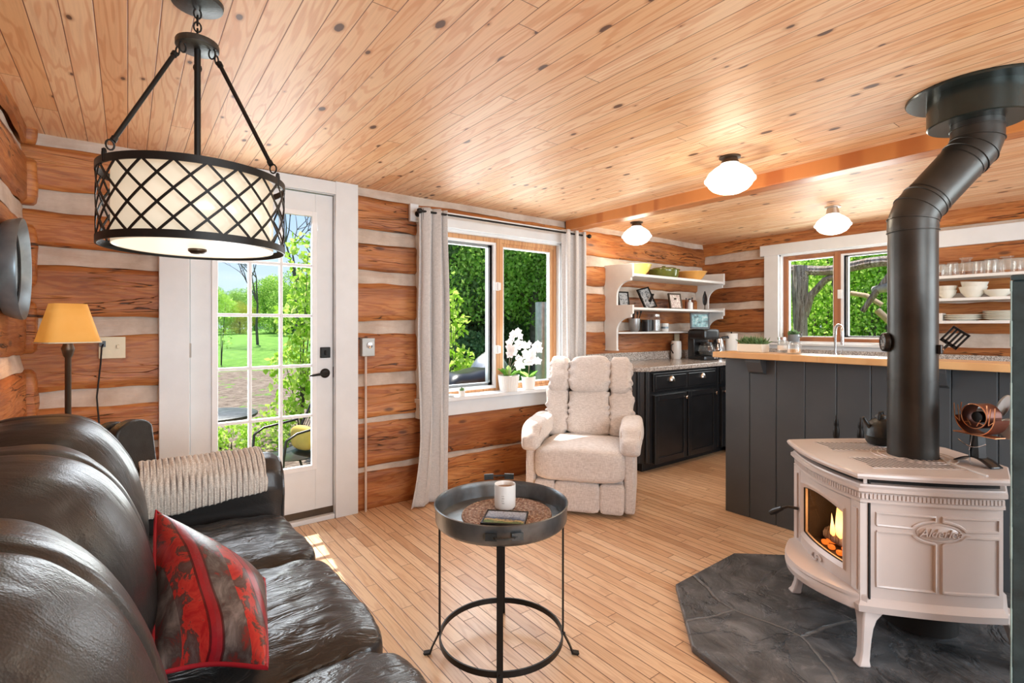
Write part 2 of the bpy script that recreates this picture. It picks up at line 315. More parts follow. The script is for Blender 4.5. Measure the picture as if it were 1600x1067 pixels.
# ---------------------------------------------------------------- mesh helpers
def tag(o, label=None, cat=None, group=None, kind=None):
    if label: o['label'] = label
    if cat: o['category'] = cat
    if group: o['group'] = group
    if kind: o['kind'] = kind
    return o
def empty(name, loc=(0, 0, 0), rz=0, label=None, cat=None, group=None, kind=None):
    o = bpy.data.objects.new(name, None); COL.objects.link(o); o.location = loc; o.rotation_euler = (0, 0, rz); o.empty_display_size = .05
    return tag(o, label, cat, group, kind)
def copy_tree(o, parent=None):
    c = o.copy(); COL.objects.link(c); c.parent = parent
    for ch in list(o.children): copy_tree(ch, c)
    return c
class MB:
    def __init__(s): s.v = []; s.f = []; s.mi = []
    def add(s, vs, fs, mi=0, T=None):
        b = len(s.v)
        for p in vs: s.v.append(tuple(T @ Vector(p)) if T is not None else tuple(p))
        for f in fs: s.f.append(tuple(i+b for i in f)); s.mi.append(mi)
        return s
    def box(s, a, b, mi=0, T=None):
        (x0, y0, z0), (x1, y1, z1) = a, b
        if x0 > x1: x0, x1 = x1, x0
        if y0 > y1: y0, y1 = y1, y0
        if z0 > z1: z0, z1 = z1, z0
        return s.add([(x0,y0,z0),(x1,y0,z0),(x1,y1,z0),(x0,y1,z0),(x0,y0,z1),(x1,y0,z1),(x1,y1,z1),(x0,y1,z1)],
              [(0,3,2,1),(4,5,6,7),(0,1,5,4),(1,2,6,5),(2,3,7,6),(3,0,4,7)], mi, T)
    def prism(s, poly, z0, z1, mi=0, T=None, axis='z'):
        n = len(poly)
        if axis == 'z': vs = [(x, y, z0) for x, y in poly]+[(x, y, z1) for x, y in poly]
        elif axis == 'y': vs = [(x, z0, y) for x, y in poly]+[(x, z1, y) for x, y in poly]
        else: vs = [(z0, x, y) for x, y in poly]+[(z1, x, y) for x, y in poly]
        fs = [tuple(range(n))[::-1], tuple(range(n, 2*n))]+[(i, (i+1) % n, (i+1) % n+n, i+n) for i in range(n)]
        return s.add(vs, fs, mi, T)
    def tube(s, pts, r, n=8, mi=0, T=None, closed=False, cap=True, flat=None):
        pts = [Vector(p) for p in pts]; m = len(pts); rs = r if isinstance(r, (list, tuple)) else [r]*m
        vs = []; up = None
        for i, p in enumerate(pts):
            if closed: t = (pts[(i+1) % m]-pts[i-1])
            else: t = pts[min(i+1, m-1)]-pts[max(i-1, 0)]
            t = t.normalized() if t.length > 1e-9 else Vector((0, 0, 1))
            if up is None:
                up = Vector((0, 0, 1)) if abs(t.z) < .9 else Vector((1, 0, 0))
            a = (up-t*up.dot(t)); a = a.normalized() if a.length > 1e-6 else t.orthogonal().normalized(); b = t.cross(a); up = a
            for k in range(n):
                ang = 2*PI*k/n; ca, sa = math.cos(ang), math.sin(ang)
                w, h = (1, 1) if not flat else flat
                vs.append(p+a*ca*rs[i]*h+b*sa*rs[i]*w)
        fs = []
        for i in range(m if closed else m-1):
            for k in range(n):
                j = (i+1) % m
                fs.append((i*n+k, i*n+(k+1) % n, j*n+(k+1) % n, j*n+k))
        if not closed and cap: fs += [tuple(range(n))[::-1], tuple(range((m-1)*n, m*n))]
        return s.add(vs, fs, mi, T)
    def lathe(s, prof, c=(0, 0, 0), n=28, mi=0, T=None, cap=False, sx=1, sy=1):
        m = len(prof); vs = [(c[0]+r*math.cos(2*PI*k/n)*sx, c[1]+r*math.sin(2*PI*k/n)*sy, c[2]+z) for r, z in prof for k in range(n)]
        fs = [(i*n+k, i*n+(k+1) % n, (i+1)*n+(k+1) % n, (i+1)*n+k) for i in range(m-1) for k in range(n)]
        if cap: fs += [tuple(range(n))[::-1], tuple(range((m-1)*n, m*n))]
        return s.add(vs, fs, mi, T)
    def grid(s, fn, nu, nv, mi=0, T=None, cu=False, cv=False):
        vs = [fn(i/(nu if cu else nu-1), j/(nv if cv else nv-1)) for i in range(nu) for j in range(nv)]
        fs = []
        for i in range(nu if cu else nu-1):
            for j in range(nv if cv else nv-1):
                a, b = (i+1) % nu, (j+1) % nv
                fs.append((i*nv+j, a*nv+j, a*nv+b, i*nv+b))
        return s.add(vs, fs, mi, T)
    def rbox(s, c, size, n=5., res=14, T=None, fn=None, mi=0):
        """soft cushion: rounded box of full size, power n"""
        vs = []; fs = []; idx = {}
        def vid(p):
            k = (round(p[0], 5), round(p[1], 5), round(p[2], 5))
            if k not in idx:
                l = (abs(p[0])**n+abs(p[1])**n+abs(p[2])**n)**(1/n)
                q = Vector((p[0]/l*size[0]/2, p[1]/l*size[1]/2, p[2]/l*size[2]/2))
                if fn: q = fn(q, Vector(p))
                idx[k] = len(vs); vs.append(q+Vector(c))
            return idx[k]
        for ax in range(3):
            for sg in (-1, 1):
                for i in range(res):
                    for j in range(res):
                        q = []
                        for di, dj in ((0, 0), (1, 0), (1, 1), (0, 1)):
                            p = [0, 0, 0]; p[ax] = sg; p[(ax+1) % 3] = math.tan((-1+2*(i+di)/res)*PI/4); p[(ax+2) % 3] = math.tan((-1+2*(j+dj)/res)*PI/4); q.append(vid(p))
                        fs.append(tuple(q) if sg > 0 else tuple(q[::-1]))
        return s.add(vs, fs, mi, T)
    def build(s, name, mats, parent=None, world=False, smooth=None, bevel=0, subsurf=0, solid=0, label=None, loc=None):
        me = bpy.data.meshes.new(name)
        vs = s.v
        if world and parent is not None:
            inv = Matrix.Rotation(-parent.rotation_euler.z, 3, 'Z'); L = parent.location
            vs = [tuple(inv @ (Vector(p)-L)) for p in vs]
        me.from_pydata(vs, [], s.f)
        if not isinstance(mats, (list, tuple)): mats = [mats]
        for m in mats: me.materials.append(M[m] if isinstance(m, str) else m)
        if any(s.mi): me.polygons.foreach_set('material_index', s.mi)
        bm = bmesh.new(); bm.from_mesh(me); bmesh.ops.recalc_face_normals(bm, faces=bm.faces); bm.to_mesh(me); bm.free()
        if smooth is not None:
            me.polygons.foreach_set('use_smooth', [True]*len(me.polygons)); me.set_sharp_from_angle(angle=R(smooth))
        me.update()
        o = bpy.data.objects.new(name, me); COL.objects.link(o)
        if parent is not None: o.parent = parent
        if loc: o.location = loc
        if subsurf:
            d = o.modifiers.new('s', 'SUBSURF'); d.levels = d.render_levels = subsurf
        if solid:
            d = o.modifiers.new('t', 'SOLIDIFY'); d.thickness = solid; d.offset = 0
        if bevel:
            d = o.modifiers.new('b', 'BEVEL'); d.width = bevel; d.segments = 2; d.limit_method = 'ANGLE'; d.angle_limit = R(40)
        if label: o['label'] = label
        return o
def nz(x, y=0, z=0): return noise.noise(Vector((x, y, z)))
def TR(loc, rz=0, rx=0, ry=0, s=1):
    return Matrix.Translation(loc) @ Matrix.Rotation(rz, 4, 'Z') @ Matrix.Rotation(ry, 4, 'Y') @ Matrix.Rotation(rx, 4, 'X') @ Matrix.Scale(s, 4)
def text_mesh(name, s, size, depth, mat, parent, T, shear=0.):
    c = bpy.data.curves.new(name, 'FONT'); c.body = s; c.size = size; c.extrude = depth; c.align_x = 'CENTER'; c.align_y = 'CENTER'; c.shear = shear; c.resolution_u = 3
    t = bpy.data.objects.new(name, c); COL.objects.link(t)
    me = bpy.data.meshes.new_from_object(t.evaluated_get(bpy.context.evaluated_depsgraph_get()))
    bpy.data.objects.remove(t); me.transform(T); me.name = name; me.materials.clear(); me.materials.append(M[mat])
    o = bpy.data.objects.new(name, me); COL.objects.link(o); o.parent = parent; return o

# ---------------------------------------------------------------- the room
# log wall: local x along, local y outward depth (inner face y=0), z up
def log_wall(name, logs, x0, x1, holes, loc, rz, seed, top=2.2, thick=.16):
    mb = MB(); nx = int((x1-x0)/.03)+1
    xs = [x0+(x1-x0)*i/nx for i in range(nx+1)]
    ed = sorted(set([x0, x1]+[h[0] for h in holes]+[h[1] for h in holes]))
    # snap columns to hole edges
    for e in ed:
        k = min(range(len(xs)), key=lambda i: abs(xs[i]-e)); xs[k] = e
    def edge(k, x, z): return z+.018*nz(x*1.6, k*7.3+seed)+.008*nz(x*6, k*3.1+seed)
    strips = []
    for i, (a, b) in enumerate(logs):
        strips.append((a, b, 0, i))
        nb = logs[i+1][0] if i+1 < len(logs) else top
        if nb > b+.005: strips.append((b, nb, 1, i))
    for a, b, kind, i in strips:
        ka, kb = (2*i, 2*i+1) if kind == 0 else (2*i+1, 2*i+2)
        nv = 12 if kind == 0 else 6
        def inhole(xm, zm): return any(h[0] < xm < h[1] and h[2] < zm < h[3] for h in holes)
        vs = []
        for x in xs:
            za = edge(ka, x, a); zb = edge(kb, x, b)
            for j in range(nv+1):
                t = j/nv; z = za+(zb-za)*t
                if kind == 0:
                    e = min(t, 1-t); prof = .016*(1-max(0, 1-e*15)**2); y = -prof-.010*nz(x*1.8, z*5+i*9, seed)-.004*nz(x*9, z*14, i)-.003*nz(x*3, z*40, i)
                else:
                    y = .004+.010*nz(x*3, z*8, seed)+.006*(2*t-1)
                vs.append((x, y, z))
        # log ends curl back so the seam is closed
        fs = []
        for c in range(len(xs)-1):
            for j in range(nv):
                p = vs[c*(nv+1)+j]; q = vs[(c+1)*(nv+1)+j+1]
                if inhole((p[0]+q[0])/2, (p[2]+q[2])/2): continue
                fs.append((c*(nv+1)+j, (c+1)*(nv+1)+j, (c+1)*(nv+1)+j+1, c*(nv+1)+j+1))
        mb.add(vs, fs, kind)
    # outer skin and solid body behind the faces, so the wall has its thickness around the openings
    zs = sorted(set([-.3, top]+[h[2] for h in holes]+[h[3] for h in holes]))
    for i in range(len(ed)-1):
        for j in range(len(zs)-1):
            xm, zm = (ed[i]+ed[i+1])/2, (zs[j]+zs[j+1])/2
            if any(h[0] < xm < h[1] and h[2] < zm < h[3] for h in holes): continue
            mb.box((ed[i], .03, zs[j]), (ed[i+1], thick, zs[j+1]), 0)
    o = mb.build(name, ['log', 'chink'], smooth=50)
    o.location = loc; o.rotation_euler = (0, 0, rz); tag(o, kind='structure'); return o

LOGA = [(-.06, .21), (.245, .545), (.585, .80), (.89, 1.16), (1.25, 1.51), (1.60, 1.785), (1.885, 2.105)]
DOOR = (.20, 1.14, -.06, 2.10); WINA = (1.79, 3.11, .68, 1.985)
log_wall('wall_back', LOGA, LX-.15, WX+.15, [DOOR, WINA], (0, WY, 0), 0, 3)
LOGB = [(-.06, .30), (.36, .66), (.72, 1.045), (1.15, 1.40), (1.485, 1.65), (1.73, 1.93), (2.02, 2.2)]
# kitchen wall: local x = -(Y), origin at the back corner
WINB = (3.39-2.52, 3.39-1.46, 1.05, 1.975)
log_wall('wall_right', LOGB, -.15, 5.8, [WINB], (WX, 3.39, 0), R(-90), 11)
LOGL = [(-.06, .30), (.37, .66), (.73, 1.00), (1.08, 1.33), (1.40, 1.70), (1.80, 2.02), (2.09, 2.2)]
WINL = (.15, .9, .9, 1.9)   # window in the left wall, behind the camera (local x from the rear)
log_wall('wall_left', LOGL, 0, 5.7, [], (LX, -2.3, 0), R(90), 23)
# unseen wall behind the camera, two openings added to let light in
mb = MB()
for a, b in (((-.5, -.3), (-.15, 2.2)), ((1.65, -.3), (2.6, 2.2)), ((4.6, -.3), (5.5, 2.2))): mb.box((a[0], -2.46, a[1]), (b[0], -2.3, b[1]))
for x0, x1 in ((-.15, 1.65), (2.6, 4.6)):
    mb.box((x0, -2.46, -.3), (x1, -2.3, .6)); mb.box((x0, -2.46, 2.1), (x1, -2.3, 2.2))
tag(mb.build('wall_front', 'chink'), kind='structure')
# log ends in the back left corner (interlocking dovetails)
mb = MB()
for i, (a, b) in enumerate(LOGL):
    e = .05+.03*nz(i*3.3)
    mb.rbox((LX+.005, WY-.02, (a+b)/2), (.09+.02*nz(i), .10+.1*e, (b-a)*1.02), 5, 6, fn=lambda q, p: q+Vector((.01*nz(q.x*20, q.y*20, q.z*12+i), 0, 0)))
tag(mb.build('trim_1', 'log', smooth=50), kind='structure')
o = MB().box((-.7, -2.6, FLZ-.1), (WX+.2, WY+.13, FLZ)).build('floor', 'floor'); tag(o, kind='structure')
o = MB().box((-.7, -2.6, CEIL), (WX+.25, WY+.2, CEIL+.08)).build('ceiling', 'ceiling'); tag(o, kind='structure')
# beam running from the door wall toward the camera side (in the ceiling)
def beamy(name, x0, x1, z0, z1):
    nb = 120
    def fn(u, v):
        y = -2.35+u*(WY-.03+2.35); a = v*2*PI; pts = [(x0, z1), (x0, z0), (x1, z0), (x1, z1)]
        k = int(v*4+1e-6) % 4; x, z = pts[k]
        return (x+.004*nz(y*2, k), y, z+(.004*nz(y*3, k+9) if z == z0 else 0))
    m = MB(); m.grid(fn, nb, 4, cv=True); o = m.build(name, 'beam', bevel=.006); return tag(o, kind='structure')
beamy('ceiling_beam', 3.15, 3.27, CEIL-.085, CEIL+.01)

# ---------------------------------------------------------------- door
d = empty('door_1', (.68, WY, FLZ), kind='structure')
mb = MB(); y0 = WY-.045; y1 = WY+.03
mb.box((.135, y0, FLZ), (.275, y1, 2.16)); mb.box((1.085, y0, FLZ), (1.235, y1, 2.16)); mb.box((.135, y0+.002, 2.075), (1.235, y1, 2.157))
mb.build('casing', 'white', d, True, bevel=.003)
mb = MB(); mb.box((.262, WY-.02, FLZ), (.278, WY+.16, 2.075)); mb.box((1.082, WY-.02, FLZ), (1.10, WY+.16, 2.075)); mb.box((.262, WY-.02, 2.072), (1.10, WY+.16, 2.09))
mb.build('jamb', 'white', d, True)
GX = [.415, .587, .761, .945]; GZ = [.318+.32*i for i in range(6)]
DY0, DY1 = WY-.005, WY+.04
mb = MB()
mb.box((.282, DY0, .03), (GX[0]-.022, DY1, 2.066)); mb.box((GX[3]+.022, DY0, .03), (1.078, DY1, 2.066))
mb.box((GX[0]-.022, DY0, .03), (GX[3]+.022, DY1, GZ[0]-.022)); mb.box((GX[0]-.022, DY0, GZ[5]+.022), (GX[3]+.022, DY1, 2.066))
mb.build('door_leaf', 'white', d, True, bevel=.002)
mb = MB()
for (a, b, c, e) in ((GX[0]-.03, GX[0]+.002, GZ[0]-.03, GZ[5]+.03), (GX[3]-.002, GX[3]+.03, GZ[0]-.03, GZ[5]+.03), (GX[0], GX[3], GZ[0]-.03, GZ[0]+.002), (GX[0], GX[3], GZ[5]-.002, GZ[5]+.03)):
    mb.box((a, DY0-.012, c), (b, DY0+.02, e))
for x in GX[1:3]: mb.box((x-.009, DY0-.004, GZ[0]), (x+.009, DY0+.03, GZ[5]))
for z in GZ[1:5]: mb.box((GX[0], DY0-.0035, z-.009), (GX[3], DY0+.03, z+.009))
mb.build('glazing_bars', 'vinyl', d, True, bevel=.003)
MB().box((GX[0], WY+.012, GZ[0]), (GX[3], WY+.016, GZ[5])).build('glass', 'glass', d, True)
mb = MB()
for z in (.28, 1.075, 1.86): mb.tube([(.279, DY0-.012, z-.04), (.279, DY0-.012, z+.04)], .007, 8)
mb.build('hinge', 'nickel', d, True, smooth=40)
mb = MB(); mb.box((.278, WY-.04, FLZ), (1.082, WY+.14, FLZ+.03)); mb.build('threshold', 'white', d, True, bevel=.004)
MB().box((.278, WY-.0, FLZ+.03), (1.082, WY+.10, .028)).build('door_sweep', 'brass', d, True)
hx, hz = 1.028, .905
h = MB().lathe([(0, -.0), (.031, 0), (.031, .006), (.024, .012), (.0, .013)], n=24, T=TR((hx, DY0, hz), rx=R(90))).build('door_handle', 'blackmetal', d, True, smooth=40)
MB().tube([(hx, DY0, hz), (hx, DY0-.045, hz), (hx-.02, DY0-.052, hz), (hx-.06, DY0-.05, hz-.003), (hx-.11, DY0-.048, hz-.008)], [.009, .009, .009, .008, .006], 10).build('lever', 'blackmetal', d, True, smooth=50)
mb = MB(); mb.box((hx-.032, DY0-.014, 1.005), (hx+.032, DY0, 1.075)); mb.box((hx-.006, DY0-.03, 1.025), (hx+.006, DY0-.01, 1.055)); mb.build('deadbolt', 'blackmetal', d, True, bevel=.004)
MB().box((1.079, DY0-.006, .875), (1.086, DY0+.0, .945)).build('strike_plate', 'blackmetal', d, True)

# ---------------------------------------------------------------- window in the door wall
def sash(mb, x0, x1, z0, z1, w, y0, y1, mi=0):
    mb.box((x0, y0, z0), (x0+w, y1, z1), mi); mb.box((x1-w, y0, z0), (x1, y1, z1), mi); mb.box((x0+w, y0, z0), (x1-w, y1, z0+w), mi); mb.box((x0+w, y0, z1-w), (x1-w, y1, z1), mi)
w1 = empty('window_1', (2.45, WY, .68), kind='structure')
mb = MB(); yc = WY-.05
mb.box((1.68, yc, .66), (1.80, WY+.02, 2.0)); mb.box((3.10, yc, .66), (3.24, WY+.02, 2.0)); mb.box((1.675, yc-.004, 1.955), (3.245, WY+.02, 2.068))
mb.build('window_casing', 'white', w1, True, bevel=.003)
mb = MB(); mb.box((1.79, WY-.02, .69), (1.812, WY+.15, 1.95)); mb.box((3.088, WY-.02, .69), (3.11, WY+.15, 1.95)); mb.box((1.79, WY-.02, 1.935), (3.11, WY+.15, 1.985)); mb.box((1.79, WY-.02, .66), (3.11, WY+.15, .684))
mb.build('window_reveal', 'white', w1, True)
mb = MB(); mb.box((1.665, WY-.125, .655), (3.27, WY+.02, .685)); mb.build('window_sill', 'white', w1, True, bevel=.004)
mb = MB(); mb.box((1.675, WY-.062, .54), (3.25, WY+.0, .655)); mb.build('apron', 'white', w1, True, bevel=.004)
fz0, fz1 = .668, 1.935
mb = MB(); sash(mb, 1.812, 3.088, fz0, fz1, .035, WY+.03, WY+.12); mb.box((2.425, WY+.022, fz0), (2.475, WY+.11, fz1))
sash(mb, 2.47, 3.055, fz0+.03, fz1-.03, .03, WY+.04, WY+.085)
mb.build('window_frame', 'sashwood', w1, True, bevel=.002)
mb = MB(); sash(mb, 1.845, 2.43, fz0+.03, fz1-.025, .03, WY+.035, WY+.07); sash(mb, 2.50, 3.027, fz0+.058, fz1-.058, .012, WY+.045, WY+.08)
mb.build('window_sash', 'vinyl', w1, True, bevel=.002)
mb = MB(); sash(mb, 1.875, 2.402, fz0+.06, fz1-.055, .022, WY+.06, WY+.10); mb.box((2.362, WY+.06, fz0+.06), (2.402, WY+.10, fz1-.055))
mb.build('screen_frame', 'screen', w1, True)
mb = MB(); mb.box((1.87, WY+.055, fz0+.06), (2.40, WY+.058, fz1-.05)); mb.build('glass', 'glass', w1, True)
mb = MB(); mb.box((2.50, WY+.06, fz0+.06), (3.03, WY+.063, fz1-.06)); mb.build('glass', 'glass', w1, True)
for z in (1.02, 1.54):
    mb = MB(); mb.box((2.395, WY+.018, z-.035), (2.45, WY+.036, z+.035)); mb.box((2.425, WY+.004, z-.03), (2.455, WY+.02, z+.03)); mb.build('latch', 'vinyl', w1, True, bevel=.003)

# ---------------------------------------------------------------- kitchen window and header board
w2 = empty('window_2', (WX, 2.0, 1.05), kind='structure')
mb = MB(); xc = WX-.05
mb.box((xc, 2.515, 1.05), (WX+.02, 2.66, 1.96)); mb.box((xc, 1.30, 1.05), (WX+.02, 1.47, 1.96)); mb.box((xc-.008, 1.28, 1.945), (WX+.02, 2.70, 2.055))
mb.build('window_casing', 'white', w2, True, bevel=.003)
mb = MB(); mb.box((WX-.02, 2.50, 1.05), (WX+.15, 2.525, 1.97)); mb.box((WX-.02, 1.455, 1.05), (WX+.15, 1.475, 1.97)); mb.box((WX-.02, 1.455, 1.93), (WX+.15, 2.52, 1.98)); mb.box((WX-.02, 1.455, 1.04), (WX+.15, 2.52, 1.062)); mb.build('window_reveal', 'vinyl', w2, True)
mb = MB(); mb.box((WX-.10, 1.28, 1.022), (WX+.02, 2.70, 1.045)); mb.build('window_sill', 'white', w2, True, bevel=.003)
mb = MB(); mb.box((WX-.055, 1.30, .94), (WX, 2.68, 1.022)); mb.build('apron', 'white', w2, True, bevel=.003)
def sashy(mb, a, b, z0, z1, w, x0, x1, mi=0):
    mb.box((x0, a, z0), (x1, a+w, z1), mi); mb.box((x0, b-w, z0), (x1, b, z1), mi); mb.box((x0, a+w, z0), (x1, b-w, z0+w), mi); mb.box((x0, a+w, z1-w), (x1, b-w, z1), mi)
gz0, gz1 = 1.062, 1.93
mb = MB(); sashy(mb, 1.475, 2.50, gz0, gz1, .03, WX+.03, WX+.12); mb.box((WX+.02, 1.97, gz0), (WX+.11, 2.02, gz1)); sashy(mb, 2.01, 2.475, gz0+.02, gz1-.02, .022, WX+.035, WX+.08)
mb.build('window_frame', 'kitwood', w2, True, bevel=.002, label='reddish brown wooden frame')
mb = MB(); sashy(mb, 1.50, 1.975, gz0+.02, gz1-.02, .026, WX+.035, WX+.06); sashy(mb, 2.028, 2.455, gz0+.04, gz1-.04, .012, WX+.04, WX+.07); mb.build('window_sash', 'vinyl', w2, True)
mb = MB(); sashy(mb, 1.524, 1.95, gz0+.045, gz1-.045, .015, WX+.055, WX+.09); mb.box((WX+.055, 1.915, gz0+.045), (WX+.09, 1.95, gz1-.045)); mb.build('screen_frame', 'screen', w2, True)
for a, b in ((2.035, 2.45), (1.52, 1.955)): MB().box((WX+.062, a, gz0+.04), (WX+.065, b, gz1-.04)).build('glass', 'glass', w2, True)
MB().box((WX+.008, 1.955, 1.475), (WX+.035, 1.99, 1.56)).build('latch', 'vinyl', w2, True, bevel=.003)
o = MB().box((WX-.045, -.6, 1.86), (WX+.01, 1.28, 1.995)).build('trim_2', 'white', bevel=.003); tag(o, kind='structure')

# ---------------------------------------------------------------- sofa
so_ = empty('sofa', (.08, 1.3, FLZ), label='black leather three seat sofa along the left log wall', cat='sofa')
def wrink(seed, amp, s=1., ax=(1, 1, 1)):
    def f(q, p):
        v = Vector((q.x*ax[0]*s, q.y*ax[1]*s, q.z*ax[2]*s))*5+Vector((seed*7.1, seed, 0))
        d = 1-abs(noise.noise(v))*2; d2 = 1-abs(noise.noise(v*2.3+Vector((3, 1, 2))))*2
        n_ = q.normalized(); return q+n_*((d-.5)*amp+(d2-.5)*amp*.5+noise.noise(v*.35)*amp*1.4)
    return f
SEG = [(.575, 1.145), (1.145, 1.71), (1.71, 2.205)]
for i, (a, b) in enumerate(SEG):
    L = b-a
    # seat cushion: puffy with radiating wrinkles
    def sf(q, p, i=i, L=L):
        g = wrink(i+2, .006, 1.1, (2.0, .7, .3))(q, p)
        if q.z > 0: g.z += .022*(1-min(1, abs(p[0])**2))*(1-min(1, abs(p[1])**4))+.010*(abs(nz(q.x*4+q.y*6+i, q.y*13-q.x*6, i)) + .5*abs(nz(q.x*12+q.y*9, q.y*24-q.x*9, i)))*1.1
        return g
    mb = MB(); mb.rbox((.16, (a+b)/2, .375), (.71, L*1.015, .20), 7, 46, fn=sf)
    s = mb.build('seat_cushion', 'leather_seat', so_, True, smooth=80)
    # back cushion: overstuffed, leaning, seam over the middle
    def bf(q, p, i=i, L=L):
        g = wrink(i+9, .0045, .6, (1, .8, 1.3))(q, p)
        sm = max(0, 1-abs(p[1])/.06)
        g -= q.normalized()*.012*sm*(1 if q.z > -.05 else 0)
        if q.z > .05: g += Vector((0, 0, .010*abs(nz(q.y*34+i, q.x*6)))) * (1-abs(p[2])*.5)
        g.x += -.20*q.z+.05*(1-p[1]*p[1]) * (1-abs(p[2])*.4)
        return g
    mb = MB(); mb.rbox((-.185, (a+b)/2, .685), (.36, L*1.06, .53), 3.0, 40, fn=bf)
    bc = mb.build('back_cushion', 'leather', so_, True, smooth=80)
mb = MB()
mb.box((-.36, .35, .02), (.47, 2.40, .28)); mb.box((-.375, .35, .1), (-.22, 2.40, .74))
mb.build('frame', 'leather', so_, True, smooth=40, bevel=.03)
def arm(ya, yb):
    mb = MB(); w = yb-ya; ym = (ya+yb)/2
    prof = [(ya, .0), (ya, .50), (ya-.015, .57), (ya+.005, .635), (ya+.05, .675), (ym, .69), (yb-.05, .675), (yb-.005, .63), (yb, .55), (yb, .0)]
    prof = [(y, z-.005) for y, z in prof]
    def fn(u, v):
        x = -.34+u*.85; k = v*(len(prof)-1); i0 = min(int(k), len(prof)-2); t = k-i0; y = prof[i0][0]*(1-t)+prof[i0+1][0]*t; z = prof[i0][1]*(1-t)+prof[i0+1][1]*t
        e = max(0, (u-.93)/.07); y = ym+(y-ym)*(1-.13*e*e); z = z-.03*e*e if z > .3 else z
        z = max(z, -.03)
        return (x, y+.004*nz(x*6, y*9, z*7), z+.004*nz(x*7, y*6)+(.05*max(0, .5-u) if z > .5 else 0))
    mb.grid(fn, 40, 46)
    b = len(mb.v); mb.f.append(tuple((39*46+j) for j in range(46))); mb.mi.append(0); mb.f.append(tuple(j for j in range(46))[::-1]); mb.mi.append(0)
    a = mb.build('armrest', 'leather', so_, True, smooth=50)
    q = [(fn(1, j/20)[0]-.002, fn(1, j/20)[1], fn(1, j/20)[2]) for j in range(1, 20)]
    p = MB().tube(q, .005, 6).build('piping', 'leather', a); 
    for v in p.data.vertices: v.co -= so_.location
arm(2.215, 2.43); arm(.36, .575)
for x, y in ((-.3, .42), (.42, .42), (-.3, 2.34), (.42, 2.34)): MB().box((x-.03, y-.03, FLZ), (x+.03, y+.03, .03)).build('foot', 'gum', so_, True)

# woven blanket over the far armrest
mb = MB(); ym = 2.32
prof = [(2.192, .545), (2.188, .58), (2.19, .61), (2.20, .645), (2.25, .69), (ym, .706), (2.39, .692), (2.437, .64), (2.445, .56), (2.447, .45)]
def bl(u, v, off=0):
    k = v*(len(prof)-1); i0 = min(int(k), len(prof)-2); t = k-i0; y = prof[i0][0]*(1-t)+prof[i0+1][0]*t; z = prof[i0][1]*(1-t)+prof[i0+1][1]*t
    x = .035+u*.405+.012*nz(v*5, 3)
    rib = .0016*math.sin(u*2*PI*21)
    zz = z+.05*max(0, .5-(x+.34)/.85)*(1 if z > .5 else 0)+rib*1.2+.006*nz(u*5, v*4)
    return (x, y-(rib if v < .4 else 0)-.004+.006*nz(u*4, v*3, 5), zz+(.035*(1-v*3) * (u-.5) if v < .33 else 0)+.018*(1-u if v<.35 else 0)*0)
mb.grid(bl, 180, 50)
nb = NT('ribbed_knit', .95, spec=.1); x_, y_, z_ = nb.sep(nb.obj())
st = nb.math('FRACT', nb.math('MULTIPLY', nb.math('SUBTRACT', x_, .035), 21/.405)); rib = nb.smooth(nb.math('ABSOLUTE', nb.math('SUBTRACT', st, .5)), .04, .2)
kn = nb.noise(nb.map(nb.obj(), (1, 1, 2.5)), 190, 3, .6); mott = nb.noise(nb.obj(), 7, 4)
cc = nb.mix(nb.math('MULTIPLY', rib, .0), nb.ramp(kn, [(.35, (.52, .45, .38)), (.6, (.80, .73, .65))]), (.1, .08, .07))
cc = nb.mix(nb.math('MULTIPLY', nb.math('SUBTRACT', 1., rib), nb.smooth(mott, .3, .6)), cc, (.14, .11, .10)); nb.col(cc)
nb.bump(nb.math('ADD', kn, rib), .6, .004); M['knit'] = nb.m
tag(mb.build('throw_blanket', 'knit', smooth=60, solid=.008), 'beige ribbed knit blanket folded over the sofa armrest', 'blanket')

# red and grey hide pillow
A_, D_, B_, C_ = Vector((.045, 1.70, .72)), Vector((.055, 1.255, .49)), Vector((.285, 1.49, .525)), Vector((.235, 1.12, .515))
A_, D_, B_, C_ = Vector((.055, 1.66, .70)), Vector((.035, 1.225, .51)), Vector((.275, 1.44, .54)), Vector((.215, 1.105, .515))
mb = MB(); nrm = ((B_-A_).cross(D_-A_)).normalized()
if nrm.x < 0: nrm = -nrm
def pl(sgn):
    def fn(u, v):
        p = (A_*(1-u)+B_*u)*(1-v)+(D_*(1-u)+C_*u)*v
        h = max(0, (1-(2*u-1)**2))**.45*max(0, (1-(2*v-1)**2))**.45
        c = Vector(p)+nrm*(sgn*.055+.03)*h+nrm*.02; c += nrm*.008*nz(u*4, v*4, sgn)*h
        e = 1-.10*math.sin(PI*u)*(abs(2*v-1)**3)-.0
        cen = (A_+B_+C_+D_)/4; return cen+(c-cen)*e
    return fn
mb.grid(pl(1), 40, 40); mb.grid(pl(-1), 40, 40)
nb = NT('hide_patchwork', .35); 
uvd = nb.obj(); X_, Y_, Z_ = nb.sep(uvd)
